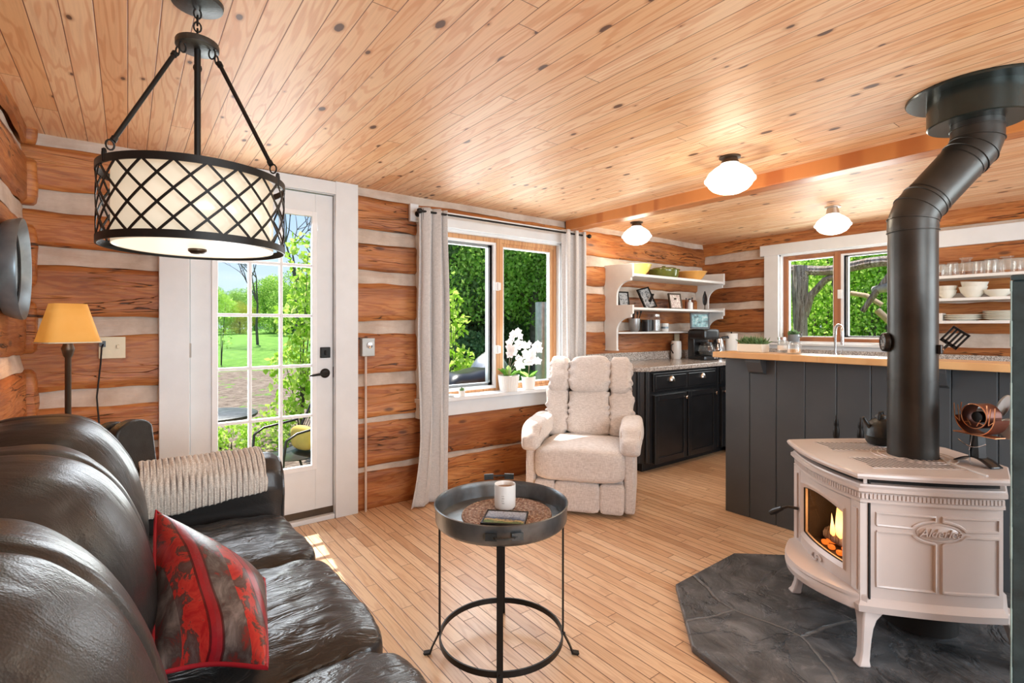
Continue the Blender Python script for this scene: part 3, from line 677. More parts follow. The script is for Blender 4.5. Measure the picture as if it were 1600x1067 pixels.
# direction from A to B measured in local coordinates
e1 = (B_-A_).normalized(); e2 = (D_-A_).normalized(); g1 = (e1-e2*e1.dot(e2)*1.12).normalized()
du = nb.math('ADD', nb.math('MULTIPLY', X_, g1.x), nb.math('ADD', nb.math('MULTIPLY', Y_, g1.y), nb.math('MULTIPLY', Z_, g1.z)))
e2 = (D_-A_).normalized()
dv = nb.math('ADD', nb.math('MULTIPLY', X_, e2.x), nb.math('ADD', nb.math('MULTIPLY', Y_, e2.y), nb.math('MULTIPLY', Z_, e2.z)))
mo = nb.noise(nb.map(uvd, (1, .6, .6)), 26, 6, .65, .8)
red = nb.ramp(mo, [(.38, (.36, .010, .012)), (.50, (.50, .035, .025)), (.54, (.09, .035, .03)), (.7, (.14, .10, .095))])
gry = nb.ramp(mo, [(.38, (.20, .02, .018)), (.45, (.07, .045, .04)), (.55, (.13, .10, .09)), (.7, (.24, .19, .17))])
M['_du'] = None
w = nb.math('FRACT', nb.math('MULTIPLY', nb.math('ADD', du, .035), 1/.095)); sel = nb.math('GREATER_THAN', w, .5)
st1 = nb.math('GREATER_THAN', nb.math('ABSOLUTE', nb.math('SUBTRACT', w, .5)), .40)
c = nb.mix(sel, gry, red); c = nb.mix(nb.math('MULTIPLY', st1, .85), c, (.33, .01, .02))
seam = nb.math('LESS_THAN', nb.math('ABSOLUTE', nb.math('SUBTRACT', nb.math('ABSOLUTE', nb.math('SUBTRACT', w, .5)), .40)), .02)
c = nb.mix(nb.math('MULTIPLY', seam, .8), c, (.05, .004, .006)); nb.col(c); nb.bump(mo, .3, .004)
M['hide'] = nb.m
cen = (A_+B_+C_+D_)/4
p = empty('throw_pillow', cen, label='red and grey patchwork hide pillow leaning on the sofa back', cat='pillow')
mb.build('cover', 'hide', p, True, smooth=60)
ed = [A_*(1-t/10)+B_*t/10 for t in range(10)]+[B_*(1-t/10)+C_*t/10 for t in range(10)]+[C_*(1-t/10)+D_*t/10 for t in range(10)]+[D_*(1-t/10)+A_*t/10 for t in range(10)]
f1 = pl(1); ed = [f1(t/12, 0) for t in range(12)]+[f1(1, t/12) for t in range(12)]+[f1(1-t/12, 1) for t in range(12)]+[f1(0, 1-t/12) for t in range(12)]
M['redtrim'] = simple('red_trim', (.40, .01, .02), .6)
MB().tube(ed, .005, 6, closed=True).build('piping', 'redtrim', p, True, smooth=60, label='dark red piping')

# ---------------------------------------------------------------- instrument case and lamp behind the sofa
c = empty('hard_case', (.02, 2.72, FLZ), R(0), label='worn black hard case standing upright behind the sofa', cat='case')
def case(name, dx, w, dpt, top, mat, tilt):
    mb = MB(); prof = []
    for k in range(13):
        a = PI*k/12; prof.append((w*math.cos(a)*.98, top-w*.62+w*.62*math.sin(a)))
    prof = [(w*1.25, 0)]+prof+[(-w*1.25, 0)]
    return mb.prism(prof, -dpt, dpt, T=Matrix.Translation((dx, 0, 0)) @ Matrix.Rotation(tilt, 4, 'Y'), axis='y').build(name, mat, c, smooth=40, bevel=.008)
M['casebk'] = simple('scuffed_black', (.018, .017, .016), .4, var=.4, scale=30, bump=.5)
for nm, ang, off in (('front_half', 22, (.055, -.05)), ('back_half', 22, (-.01, .03))):
    o = case(nm, 0, .082, .026, .875 if nm[0] == 'f' else .86, 'casebk', R(-6)); o.location = (off[0], off[1], 0); o.rotation_euler = (0, 0, R(40))

l = empty('floor_lamp', (-.205, 2.9, FLZ), label='slim dark lamp with amber parchment shade in the log corner', cat='lamp')
MB().lathe([(0, 0), (.11, 0), (.11, .015), (.03, .03), (.012, .05)], n=28).build('base', 'blackmetal', l, smooth=40)
MB().lathe([(.011, .03), (.011, .35), (.014, .36), (.011, .37), (.011, 1.12), (.017, 1.13), (.021, 1.15), (.024, 1.16), (.017, 1.178), (.021, 1.19), (.008, 1.21), (.006, 1.26)], n=14).build('pole', 'brass', l, smooth=50)
sh = NT('amber_parchment', .7, color=(.62, .30, .06)); f = sh.noise(sh.obj(), 6, 5)
sh.col(sh.ramp(f, [(.3, (.60, .29, .06)), (.7, (.72, .40, .12))])); sh.b.inputs['Emission Color'].default_value = (1, .42, .06, 1); sh.b.inputs['Emission Strength'].default_value = .22; M['shade'] = sh.m
# soft-cornered shade, square in plan
def shf(r0, r1, z0, z1):
    def fn(u, v):
        a = 2*PI*u; k = (abs(math.cos(a))**5+abs(math.sin(a))**5)**(-1/5); r = r0+(r1-r0)*v
        return (r*k*math.cos(a), r*k*math.sin(a), z0+(z1-z0)*v)
    return fn
s = MB().grid(shf(.098, .056, 1.185, 1.352), 48, 4, cu=True).build('lamp_shade', 'shade', l, smooth=30, solid=.002); s.rotation_euler = (0, 0, R(20))
tr = MB().tube([shf(.099, .099, 1.187, 1.187)(k/40, 0) for k in range(40)], .003, 6, closed=True).build('shade_rim', 'ivory', s)
bl_ = bpy.data.lights.new('lamp_bulb', 'POINT'); bl_.energy = 1.5; bl_.color = (1, .62, .25); bl_.shadow_soft_size = .03
bo = bpy.data.objects.new('lamp_bulb', bl_); COL.objects.link(bo); bo.location = (-.205, 2.9, 1.22)
pts = [(-.10, WY-.05, 1.12), (-.105, WY-.09, 1.10), (-.11, WY-.07, 1.02), (-.125, WY-.06, .85), (-.115, WY-.06, .7), (-.14, WY-.07, .55), (-.16, WY-.1, .3), (-.19, 3.0, FLZ+.01), (-.2, 2.92, FLZ+.02)]
cord = MB().tube(pts, .004, 6); cord.box((-.115, WY-.055, 1.105), (-.09, WY-.03, 1.135)); cord.build('cord', 'gum', l, True, smooth=60)
wp = empty('wall_plate', (-.064, WY-.03, 1.10), label='ivory outlet and switch plate on logs beside the lamp', cat='outlet')
MB().box((-.055, -.004, -.056), (.055, .004, .056)).build('plate', 'ivory', wp, bevel=.002)
mb = MB(); mb.lathe([(0, 0), (.016, 0), (.016, .004), (0, .004)], n=16, T=TR((-.025, -.004, -.022), rx=R(90))); mb.lathe([(0, 0), (.016, 0), (.016, .004), (0, .004)], n=16, T=TR((-.025, -.004, .024), rx=R(90))); mb.build('socket', 'ivory', wp, smooth=30)
MB().box((.018, -.016, -.006), (.030, -.002, .014)).build('toggle', 'ivory', wp, bevel=.002)

# round mirror on the left wall
mz = 1.435
mr = empty('wall_mirror', (LX+.02, 2.76, mz), label='round mirror in a dished blue-grey metal frame on left wall', cat='mirror')
T = TR((0, 0, 0), ry=R(90))
MB().lathe([(.16, .02), (.192, .052), (.198, .055), (.20, .048), (.19, .015), (.18, .0), (.0, .0)], n=56, T=T).build('frame', 'slateblue', mr, smooth=40)
MB().lathe([(.16, .021), (.158, .027), (.153, .023)], n=56, T=T).build('inner_ring', 'blackmetal', mr, smooth=40)
M['mirror'] = simple('mirror_silver', (.8, .82, .84), .03, 1, var=0, bump=0)
MB().lathe([(.0, .021), (.158, .021)], n=56, T=T).build('mirror_glass', 'mirror', mr)

# ---------------------------------------------------------------- pendant lamp
px_, py_ = .163, 1.742
pn = empty('pendant_light', (px_, py_, CEIL), label='drum pendant lamp with dark lattice cage over cream shade', cat='pendant light')
def Z(z): return z-CEIL
MB().lathe([(0, 0), (.068, 0), (.066, -.012), (.03, -.022), (0, -.024)], n=32).build('canopy', 'iron', pn, smooth=40)
def link(mb, c, r=.0095, hz=.015, a=0, t=.0024):
    pts = [(c[0]+r*math.cos(k*PI/6)*math.cos(a), c[1]+r*math.cos(k*PI/6)*math.sin(a), c[2]+hz*math.sin(k*PI/6)) for k in range(12)]
    mb.tube(pts, t, 6, closed=True)
mb = MB()
for k in range(5): link(mb, (0, 0, Z(2.125)-.0195*k), a=(k % 2)*PI/2)
mb.build('chain', 'blackmetal', pn, smooth=60)
MB().lathe([(0, .002), (.012, .0), (.054, -.004), (.056, -.008), (.056, -.022), (.052, -.025), (0, -.025)], (0, 0, Z(2.045)), n=32).build('hub', 'iron', pn, smooth=40)
MB().tube([(0, 0, Z(2.03)), (0, 0, Z(1.46))], .0085, 12).build('stem', 'blackmetal', pn, smooth=40)
RR = .232; RS = .20; zb, zt = 1.432, 1.645
for k in range(3):
    a = R(-37.1-5+120*k+60+180) 
    a = R({0: 204.6, 1: 324.6, 2: 84.6}[k])
    ca, sa = math.cos(a), math.sin(a)
    p0 = Vector((.042*ca, .042*sa, Z(2.02))); p1 = Vector((RR*ca, RR*sa, Z(zt)+.002))
    mb = MB(); dd = (p1-p0)
    link(mb, p0+Vector((0, 0, -.012)), a=a); link(mb, p0+dd*.07+Vector((0, 0, -.004)), a=a+PI/2, hz=.013)
    mb.tube([p0+dd*.10, p0+dd*.13], .0085, 10); mb.tube([p0+dd*.12, p0+dd*.90], .006, 10); mb.tube([p0+dd*.87, p0+dd*.90], .008, 10)
    link(mb, p0+dd*.93, a=a, hz=.013); link(mb, p1+Vector((0, 0, .0)), a=a+PI/2, hz=.013); mb.tube([p1+Vector((0, 0, .012)), p1+Vector((0, 0, -.02))], .005, 8)
    mb.build('hanging_rod', 'blackmetal', pn, smooth=50)
def hoop(z, h, name):
    MB().lathe([(RR-.002, z), (RR+.0025, z), (RR+.0025, z+h), (RR-.002, z+h), (RR-.002, z)], n=96).build(name, 'blackmetal', pn, smooth=30)
hoop(Z(zt)-.02, .02, 'top_hoop'); hoop(Z(zb), .02, 'bottom_hoop')
mb = MB(); NL = 20
z0_, z1_ = Z(zb)+.015, Z(zt)-.015
for k in range(NL):
    for s in (1, -1):
        pts = []
        for j in range(15):
            t = j/14; a = 2*PI*(k+.5)/NL+s*t*2*PI/NL*2.5; pts.append((RR*math.cos(a), RR*math.sin(a), z0_+(z1_-z0_)*t))
        for j in range(14):
            a0 = Vector(pts[j]); a1 = Vector(pts[j+1]); side = (a1-a0).cross(Vector((a0.x, a0.y, 0))).normalized()*.0032; n0 = Vector((a0.x, a0.y, 0)).normalized()*.0012; n1 = Vector((a1.x, a1.y, 0)).normalized()*.0012
            mb.add([a0-side-n0, a0+side-n0, a0+side+n0, a0-side+n0, a1-side-n1, a1+side-n1, a1+side+n1, a1-side+n1], [(0, 1, 5, 4), (1, 2, 6, 5), (2, 3, 7, 6), (3, 0, 4, 7)])
mb.build('lattice', 'blackmetal', pn)
M['linen'] = emit_mat('cream_linen_shade', (1, .84, .60), .32, (.72, .66, .55)); M['diffuser'] = emit_mat('shade_diffuser', (1, .86, .66), .72, (.7, .66, .6))
MB().lathe([(RS, Z(zb)+.004), (RS, Z(zt)-.004)], n=96).build('drum_shade', 'linen', pn, smooth=30, solid=.002)
MB().lathe([(0, Z(zb)+.006), (RS-.002, Z(zb)+.006)], n=96).build('diffuser', 'diffuser', pn)
MB().lathe([(0, -.014), (.016, -.013), (.024, -.006), (.024, .0), (0, .002)], (0, 0, Z(zb)+.004), n=24).build('finial', 'brass', pn, smooth=40)
mb = MB()
for k in range(3):
    a = 2*PI*k/3+.5
    mb.tube([(0, 0, Z(zb)+.02), (RR*math.cos(a), RR*math.sin(a), Z(zb)+.012)], .003, 6)
mb.build('spider', 'blackmetal', pn)

# ---------------------------------------------------------------- schoolhouse ceiling lights
M['globe'] = emit_mat('opal_globe', (1, .93, .80), 1.05, (.85, .83, .78)); M['globe_cool'] = emit_mat('opal_globe_cool', (1, .97, .93), .95, (.85, .85, .83))
def globe(x, y, r, gm, lab, drop=.0):
    t = empty('ceiling_light', (x, y, CEIL), label=lab, cat='ceiling light', group='schoolhouse globes on the pine ceiling')
    MB().lathe([(0, 0), (r*.42, 0), (r*.42, -.008), (r*.30, -.014), (r*.30, -.018), (r*.36, -.034-drop), (r*.36, -.04-drop), (0, -.04-drop)], n=32).build('fitter', 'nickel' if drop else 'brass', t, smooth=35)
    q = -.032-drop; h = r*1.22
    MB().lathe([(r*.34, q), (r*.38, q-.08*h), (r*.62, q-.20*h), (r*.84, q-.36*h), (r*.93, q-.50*h), (r*.95, q-.55*h), (r*1.0, q-.57*h), (r*1.0, q-.63*h), (r*.93, q-.68*h), (r*.90, q-.70*h), (r*.84, q-.80*h), (r*.70, q-.92*h), (r*.45, q-1.02*h), (r*.2, q-1.06*h), (0, q-1.07*h)], n=44).build('globe', gm, t, smooth=50)
    return t
globe(2.69, 1.534, .135, 'globe', 'largest glowing schoolhouse globe, on the ceiling before the beam')
globe(3.70, 3.01, .135, 'globe_cool', 'schoolhouse globe close to the door wall above the white shelf')
globe(4.46, 1.68, .13, 'globe_cool', 'schoolhouse globe in front of the kitchen window header', .02)
for n_, x, y, e in (('globe_bulb', 2.69, 1.534, 3.5), ('globe_bulb', 3.70, 3.01, 2.5), ('globe_bulb', 4.46, 1.68, 3)):
    lt = bpy.data.lights.new(n_, 'POINT'); lt.energy = e*2.2; lt.color = (1, .86, .66); lt.shadow_soft_size = .1
    o = bpy.data.objects.new(n_, lt); COL.objects.link(o); o.location = (x, y, CEIL-.26)

# ---------------------------------------------------------------- tray table with mug, mat, tile
tx, ty = 1.142, 1.578; fa = R(53)   # 'front' leg faces the camera: direction back toward it
tt = empty('tray_table', (tx, ty, FLZ), label='round galvanised tray table on thin iron legs', cat='side table')
TRR = .25; zr = .543-FLZ; zf = .469-FLZ
MB().lathe([(0, zf), (TRR-.012, zf), (TRR-.004, zf+.006), (TRR, zf+.014), (TRR+.001, zf+.055), (TRR+.004, zr-.006), (TRR+.005, zr), (TRR+.001, zr+.002), (TRR-.003, zr-.004), (TRR-.005, zf+.055), (TRR-.007, zf+.03), (TRR-.011, zf+.012), (0, zf+.008)], n=96).build('tray', 'zinc', tt, smooth=35)
ang0 = math.atan2(-.798, -.603)
for k in range(4):
    a = ang0+k*PI/2; ca, sa = math.cos(a), math.sin(a); w = .011 if k in (0, 2) else .011
    pr = [(TRR-.012, zf), (TRR-.014, zf-.02), (TRR-.014, .11), (TRR-.016, .09), (TRR+.012, .035), (TRR+.022, .008), (TRR+.045, .004)]
    vs = []
    side = Vector((-sa, ca, 0))*w
    mb = MB()
    for j, (r, z) in enumerate(pr): 
        c_ = Vector((ca*r, sa*r, z)); n_ = Vector((ca, sa, 0))*.003+Vector((0, 0, .003 if j > 4 else 0))
        vs += [c_-side-n_, c_+side-n_, c_+side+n_, c_-side+n_]
    fs = [(4*j+q, 4*j+(q+1) % 4, 4*j+4+(q+1) % 4, 4*j+4+q) for j in range(len(pr)-1) for q in range(4)]+[(0, 3, 2, 1), tuple(4*(len(pr)-1)+q for q in range(4))]
    mb.add(vs, fs); mb.lathe([(0, 0), (.006, 0), (.004, .005), (0, .006)], n=10, T=TR((ca*(TRR-.010), sa*(TRR-.010), .08), rz=a, ry=R(90)))
    mb.build('leg', 'blackmetal', tt, smooth=35)
MB().lathe([(TRR-.020, .070), (TRR-.014, .070), (TRR-.014, .092), (TRR-.020, .092), (TRR-.020, .070)], n=72).build('ring_stretcher', 'blackmetal', tt, smooth=35)
for s in (0, PI):
    a0 = ang0+s+.06; pts = []
    for k in range(11):
        a = a0-.17+.34*k/10; r = TRR+.006+(.016 if 1 < k < 9 else .004); pts.append((r*math.cos(a), r*math.sin(a), zr-.034+(.0 if s == 0 else .02)+(.0 if s == 0 else .03)))
    mb = MB(); mb.tube(pts, .005, 6, flat=(1, .7))
    for k in (0, 10): p_ = pts[k]; mb.box((-.003, -.02, -.012), (.003, .02, .012), T=TR(p_, rz=math.atan2(p_[1], p_[0])))
    mb.build('handle', 'iron', tt, smooth=35)
ztf = .469+.009
nb = NT('braided_mat', .9); v = nb.obj(); x_, y_, z_ = nb.sep(v)
rr = nb.math('SQRT', nb.math('ADD', nb.math('POWER', x_, 2.), nb.math('POWER', y_, 2.))); ring = nb.math('MULTIPLY', rr, 1/.0155)
an = nb.math('ARCTAN2', y_, x_); sc = nb.math('SINE', nb.math('MULTIPLY', an, nb.math('MULTIPLY', nb.math('FLOOR', ring), 9.)))
f = nb.noise(v, 90, 3); blotch = nb.vor(v, 62)[0]
c = nb.ramp(blotch, [(.15, (.62, .50, .38)), (.4, (.50, .33, .26)), (.55, (.28, .15, .11))]); nb.col(nb.mix(.3, c, nb.ramp(f, [(.4, (.3, .2, .15)), (.6, (.8, .7, .58))])))
nb.bump(nb.math('ADD', nb.math('MULTIPLY', sc, .3), nb.math('PINGPONG', ring, .5)), 1., .006); M['braid'] = nb.m
mat_ = MB()
def mf(u, v):
    r = .178*v; a = u*2*PI; return (r*math.cos(a), r*math.sin(a)*.97, .006+.0035*abs(math.sin(r/.0155*PI))*(1 if v < .99 else 0)-(.005 if v >= .999 else 0))
mat_.grid(mf, 72, 60, cu=True)
o = mat_.build('placemat', 'braid', smooth=60); o.location = (tx+.035, ty+.012, ztf); tag(o, 'round braided placemat lying in the metal tray', 'placemat')
# mug
mx_, my_ = tx+.058, ty+.055
mg = empty('mug', (mx_, my_, ztf+.011), label='white coffee mug standing on the braided placemat', cat='mug')
MB().lathe([(0, 0), (.036, 0), (.0405, .004), (.042, .012), (.0425, .092), (.0415, .095), (.039, .092), (.0385, .012), (0, .008)], n=40).build('cup', 'ceramic', mg, smooth=40)
M['coffee'] = simple('milky_coffee', (.38, .22, .11), .2, var=.05, bump=0)
MB().lathe([(0, .078), (.0392, .078)], n=32).build('coffee', 'coffee', mg, label='milky brown coffee')
a = ang0+PI+.5; ca, sa = math.cos(a), math.sin(a)
MB().tube([(ca*(.041+.03*math.sin(PI*k/8)), sa*(.041+.03*math.sin(PI*k/8)), .025+.05*k/8) for k in range(9)], .005, 8).build('handle', 'ceramic', mg, smooth=50)
mb = MB()
for i in range(4):
    for j in range(2): 
        aa = ang0-.28+j*.13; z = .028+i*.009; mb.add([(.0428*math.cos(aa), .0428*math.sin(aa), z), (.0428*math.cos(aa+.10-.03*(i % 2)), .0428*math.sin(aa+.10-.03*(i % 2)), z), (.0428*math.cos(aa+.10-.03*(i % 2)), .0428*math.sin(aa+.10-.03*(i % 2)), z+.004), (.0428*math.cos(aa), .0428*math.sin(aa), z+.004)], [(0, 1, 2, 3)])
mb.build('printed_mark', 'grey', mg, label='faint grey print')
# picture tile / small needlework
nb = NT('landscape_needlework', .85); v = nb.obj(); x_, y_, z_ = nb.sep(v); f = nb.noise(v, 22, 4, .6, .5); f2 = nb.noise(v, 120, 2)
yy = nb.math('ADD', y_, nb.math('MULTIPLY', nb.math('SUBTRACT', f, .5), .06))
c = nb.ramp(nb.math('MULTIPLY_ADD', yy, 6., .5), [(0., (.16, .28, .08)), (.25, (.14, .20, .08)), (.33, (.55, .42, .18)), (.42, (.05, .09, .18)), (.55, (.35, .42, .55)), (.9, (.50, .56, .64))])
c = nb.mix(nb.math('MULTIPLY', nb.smooth(f2, .5, .6), .4), c, (.04, .04, .05)); nb.col(c); nb.bump(f2, .8, .003); M['needle'] = nb.m
bk = empty('picture_coaster', (tx-.018, ty-.050, ztf+.0115), R(-37-8), label='square needlework landscape coaster with dark edge on the placemat', cat='coaster')
MB().box((-.076, -.062, 0), (.076, .062, .008)).build('picture', 'needle', bk, bevel=.002)
mb = MB(); mb.tube([(-.078, -.064, .006), (.078, -.064, .006), (.078, .064, .006), (-.078, .064, .006)], .0055, 6, closed=True); mb.build('border', 'gum', bk, smooth=60)

# ---------------------------------------------------------------- thermostat box with conduit
tb = empty('thermostat', (1.30, WY-.03, 1.07), label='grey dial thermostat box with conduit down to the floor', cat='thermostat')
MB().box((-.044, -.035, -.062), (.044, .025, .062)).build('box', 'grey', tb, bevel=.004)
MB().lathe([(0, 0), (.022, 0), (.019, .01), (0, .012)], n=24, T=TR((.006, -.035, .012), rx=R(90))).build('dial', 'chrome', tb, smooth=40)
MB().tube([(-.012, -.012, -.06), (-.012, -.012, -1.115)], .008, 10).build('conduit', 'conduit', tb, smooth=40)

# ---------------------------------------------------------------- curtains and rod
rd = empty('curtain_rod', (2.47, WY-.14, 2.03), label='thin black curtain rod above the window', cat='curtain rod')
RZ = 2.02
MB().tube([(1.64, WY-.165, RZ), (3.30, WY-.165, RZ)], .008, 10).build('rod', 'blackmetal', rd, True, smooth=40)
for x, s in ((1.63, -1), (3.31, 1)): MB().lathe([(0, -.018), (.014, -.016), (.02, 0), (.014, .016), (0, .018)], n=16, T=TR((x, WY-.165, RZ), ry=R(90))).build('finial', 'blackmetal', rd, True, smooth=50)
for x in (1.665, 3.27):
    mb = MB(); mb.tube([(x, WY-.055, RZ), (x, WY-.165, RZ)], .007, 8); mb.lathe([(0, 0), (.022, 0), (.02, .008), (0, .01)], n=16, T=TR((x, WY-.052, RZ), rx=R(90))); mb.tube([(x, WY-.155, RZ+.02), (x, WY-.155, RZ-.06)], .006, 8); mb.build('bracket', 'blackmetal', rd, True, smooth=40)
tag(MB().box((1.61, WY-.058, 1.965), (1.675, WY-.03, 2.09)).build('trim_3', 'white', bevel=.002), kind='structure')
def curtain(x0, x1, zb_, seed, folds, lab, flare=0.):
    mb = MB()
    def fn(u, v):
        z = RZ+.03+(zb_-RZ-.03)*v; t = u; low = max(0, (v-.75)/.25)
        x = x0+(x1-x0)*t+flare*low*low*(t-.9)*2*.0-flare*low**2*(1-t)
        am = .026*(1+.25*nz(u*3, v*2, seed)); y = WY-.160+am*math.sin(2*PI*folds*t+1.2*nz(v*1.5, seed)+seed)
        y -= .07*low*low*(1-t); x += .010*math.sin(4*PI*folds*t)+.012*nz(v*3, seed, t*2)
        return (x, y, max(z, FLZ+.012))
    mb.grid(fn, 110, 60)
    t = empty('curtain', ((x0+x1)/2, WY-.125, FLZ), label=lab, cat='curtain', group='grey linen curtains on the rod')
    mb.build('panel', 'curtain', t, True, smooth=80, solid=.003)
    return t
curtain(1.635, 1.855, -.03, .6, 2.5, 'grey curtain left of the window, its hem spread on the floor', .10)
curtain(3.0, 3.25, -.03, 2.2, 2.5, 'grey curtain right of the window, hanging behind the recliner')

# ---------------------------------------------------------------- recliner
rc = empty('recliner', (2.38, 2.42, FLZ), R(-52.1), label='oatmeal fabric recliner chair in front of the window', cat='recliner')
def puff(seed, amp=.010, vert=1, gather=0):
    def f(q, p):
        v = Vector((q.x*5, q.y*5, q.z*6))+Vector((seed*5.3, 0, seed)); g = q+q.normalized()*(amp*noise.noise(v)+amp*.5*noise.noise(v*2.4))
        if gather: g += q.normalized()*(-gather*abs(math.sin(q.z*46+seed+2*nz(q.z*9, seed)))*max(0, abs(p[0])-.55)*2.2)
        return g
    return f
mb = MB(); mb.rbox((0, .295, .32), (.61, .68, .22), 7, 30, fn=lambda q, p: puff(1, .008)(q, p)+Vector((0, -.02*(1-p[0]**2) if p[1] < 0 else 0, .02*(1-p[0]**2)*(1 if q.z > 0 else 0)-(.015*p[1]))))
mb.build('seat_cushion', 'recliner', rc, smooth=80)
# foot rest panel below seat: three segments
for (a, b) in ((-.295, -.16), (-.16, .14), (.14, .295)):
    MB().rbox(((a+b)/2, .03, .125), (b-a+.004, .09, .20), 8, 10, fn=puff(a*9, .003)).build('footrest_panel', 'recliner', rc, smooth=80)
mb = MB(); mb.box((-.30, .05, .03), (.30, .72, .24)); mb.build('base', 'recliner', rc, bevel=.02, smooth=40)
for s in (-1, 1):
    mb = MB(); mb.box((s*.295, .03, .025), (s*.365, .70, .47))
    a = mb.build('arm_panel', 'recliner', rc, bevel=.018, smooth=40)
    MB().rbox((s*.335, .34, .515), (.155, .70, .15), 4, 22, fn=lambda q, p: puff(s+3, .008)(q, p)+Vector((0, -.0, -.05*(max(0, -p[1])**6)))).build('arm_pad', 'recliner', rc, smooth=80)
tilt = R(-19)
bT = Matrix.Translation((0, .57, .40)) @ Matrix.Rotation(tilt, 4, 'X')
for (a, b, z0, z1, d_) in ((-.345, -.15, .0, .38, .18), (-.172, .172, .0, .385, .21), (.15, .345, .0, .38, .18)):
    MB().rbox((( a+b)/2, 0, (z0+z1)/2), (b-a+.012, d_, z1-z0), 5, 26, T=bT, fn=puff(a*3+1, .013, gather=.022)).build('back_section', 'recliner', rc, smooth=80)
for (a, b, d_) in ((-.325, -.15, .22), (-.178, .178, .26), (.15, .325, .22)):
    MB().rbox(((a+b)/2, -.02, .485), (b-a+.014, d_, .29), 4.4, 26, T=bT, fn=puff(a*5+7, .012, gather=.018)).build('headrest_section', 'recliner', rc, smooth=80)
mb = MB(); mb.rbox((0, .09, .30), (.56, .12, .58), 6, 12, T=bT); mb.build('back_shell', 'recliner', rc, smooth=60)
for x, y in ((-.22, .12), (.22, .12), (-.25, .62), (.25, .62)):
    MB().lathe([(0, 0), (.02, 0), (.02, .01), (.008, .014), (.008, .035)], (x, y, 0), n=12).build('foot', 'nickel', rc, smooth=40)

# ---------------------------------------------------------------- kitchen corner: base cabinets, worktop
CT = .865; CF = 2.72
def cabinet(x0, x1, doors, lab, diag=False, drawers=True):
    c = empty('base_cabinet', ((x0+x1)/2, 3.05, FLZ), label=lab, cat='cabinet', group='black base cabinets under the granite worktop')
    mb = MB(); fy = CF+.03
    if diag: poly = [(x0, 3.36), (x0, fy+.13), (x0+.13, fy), (x1, fy), (x1, 3.36)]
    else: poly = [(x0, 3.36), (x0, fy), (x1, fy), (x1, 3.36)]
    mb.prism(poly, .035, CT-.04); mb.box((x0+.12*diag, fy+.07, FLZ), (x1, 3.36, .04)); mb.build('body', 'cab', c, True, bevel=.003)
    if diag:
        mb = MB(); mb.tube([(x0+.05, fy+.055, .05), (x0+.05, fy+.055, CT-.045)], .014, 10); mb.tube([(x0+.10, fy+.01, .05), (x0+.10, fy+.01, CT-.045)], .012, 10); mb.build('corner_pilaster', 'cab', c, True, smooth=40)
    for i, (a, b, ks) in enumerate(doors):
        dr = MB(); dz0, dz1 = .03, .62
        dr.box((a, fy-.02, dz0), (b, fy, dz1)); w = .05
        for (p, q, r, s) in ((a, a+w, dz0, dz1), (b-w, b, dz0, dz1), (a+w, b-w, dz0, dz0+w), (a+w, b-w, dz1-w, dz1)): dr.box((p, fy-.03, r), (q, fy-.02, s))
        do = dr.build('door', 'cab', c, True, bevel=.003)
        kn = MB().lathe([(0, -.0), (.006, 0), (.006, .014), (.014, .018), (.016, .024), (.012, .03), (0, .032)], n=16, T=TR((b-.03 if ks > 0 else a+.03, fy-.03, .575), rx=R(90)))
        k = kn.build('knob', 'chrome', do, smooth=40)
        for v in k.data.vertices: v.co -= c.location
        if drawers:
            dr = MB(); dr.box((a-.01, fy-.02, .65), (b+.01, fy, CT-.06)); dr.box((a+.01, fy-.027, .67), (b-.01, fy-.02, CT-.08)); do = dr.build('drawer', 'cab', c, True, bevel=.003)
            xm = (a+b)/2; zc = .742; vs = []
            cup = MB()
            def cf(u, v): 
                an = PI*u; r = .038*math.cos(v*PI/2*.9); return (xm+r*math.cos(an), fy-.027-.024*math.sin(v*PI/2), zc-.012+.048*math.sin(an)*math.cos(v*PI/2*.9))
            cup.grid(cf, 14, 7); k = cup.build('cup_pull', 'nickel', do, smooth=60, solid=.002)
            for v in k.data.vertices: v.co -= c.location
    return c
cabinet(3.42, 4.60, [(3.59, 4.05, 1), (4.07, 4.53, 1)], 'black two door cabinet with two drawers and clipped corner', True)
cabinet(4.605, 5.33, [(4.63, 4.97, -1), (4.98, 5.32, 1)], 'black base cabinet in the kitchen corner, partly behind bar', False, True)
w = empty('worktop', (4.3, 3.0, CT), label='speckled granite worktop along the log wall', cat='countertop')
poly = [(3.40, 3.37), (3.40, CF+.11), (3.43, CF+.07), (3.52, CF), (5.35, CF), (5.35, 3.37)]
MB().prism(poly, CT-.04, CT).build('slab', 'granite', w, True, bevel=.006)
MB().box((3.40, 3.335, CT), (5.345, 3.366, CT+.085)).build('backsplash', 'granite', w, True, bevel=.004)

# kitchen wall run with sink, mostly behind the bar
c = empty('sink_cabinet', (5.0, 1.2, FLZ), label='black base cabinets under the kitchen window', cat='cabinet')
MB().box((4.75, -.6, FLZ), (5.33, 2.66, CT-.04)).build('body', 'cab', c, True)
for i in range(6): MB().box((4.73, -.55+i*.53, .05), (4.75, -.07+i*.53, CT-.06)).build('door', 'cab', c, True, bevel=.003)
w = empty('sink_worktop', (5.0, 1.2, CT), label='granite worktop and upstand under the kitchen window', cat='countertop')
MB().box((4.70, -.6, CT-.04), (5.345, 2.70, CT)).build('slab', 'granite', w, True, bevel=.004)
MB().box((5.315, -.6, CT), (5.348, 2.70, CT+.118)).build('upstand', 'granite', w, True, bevel=.003)
f = empty('faucet', (5.18, 1.93, CT), label='chrome gooseneck faucet at the kitchen sink', cat='faucet')
MB().lathe([(0, 0), (.028, 0), (.028, .008), (.02, .014), (.018, .10), (0, .10)], n=20).build('base', 'chrome', f, smooth=40)
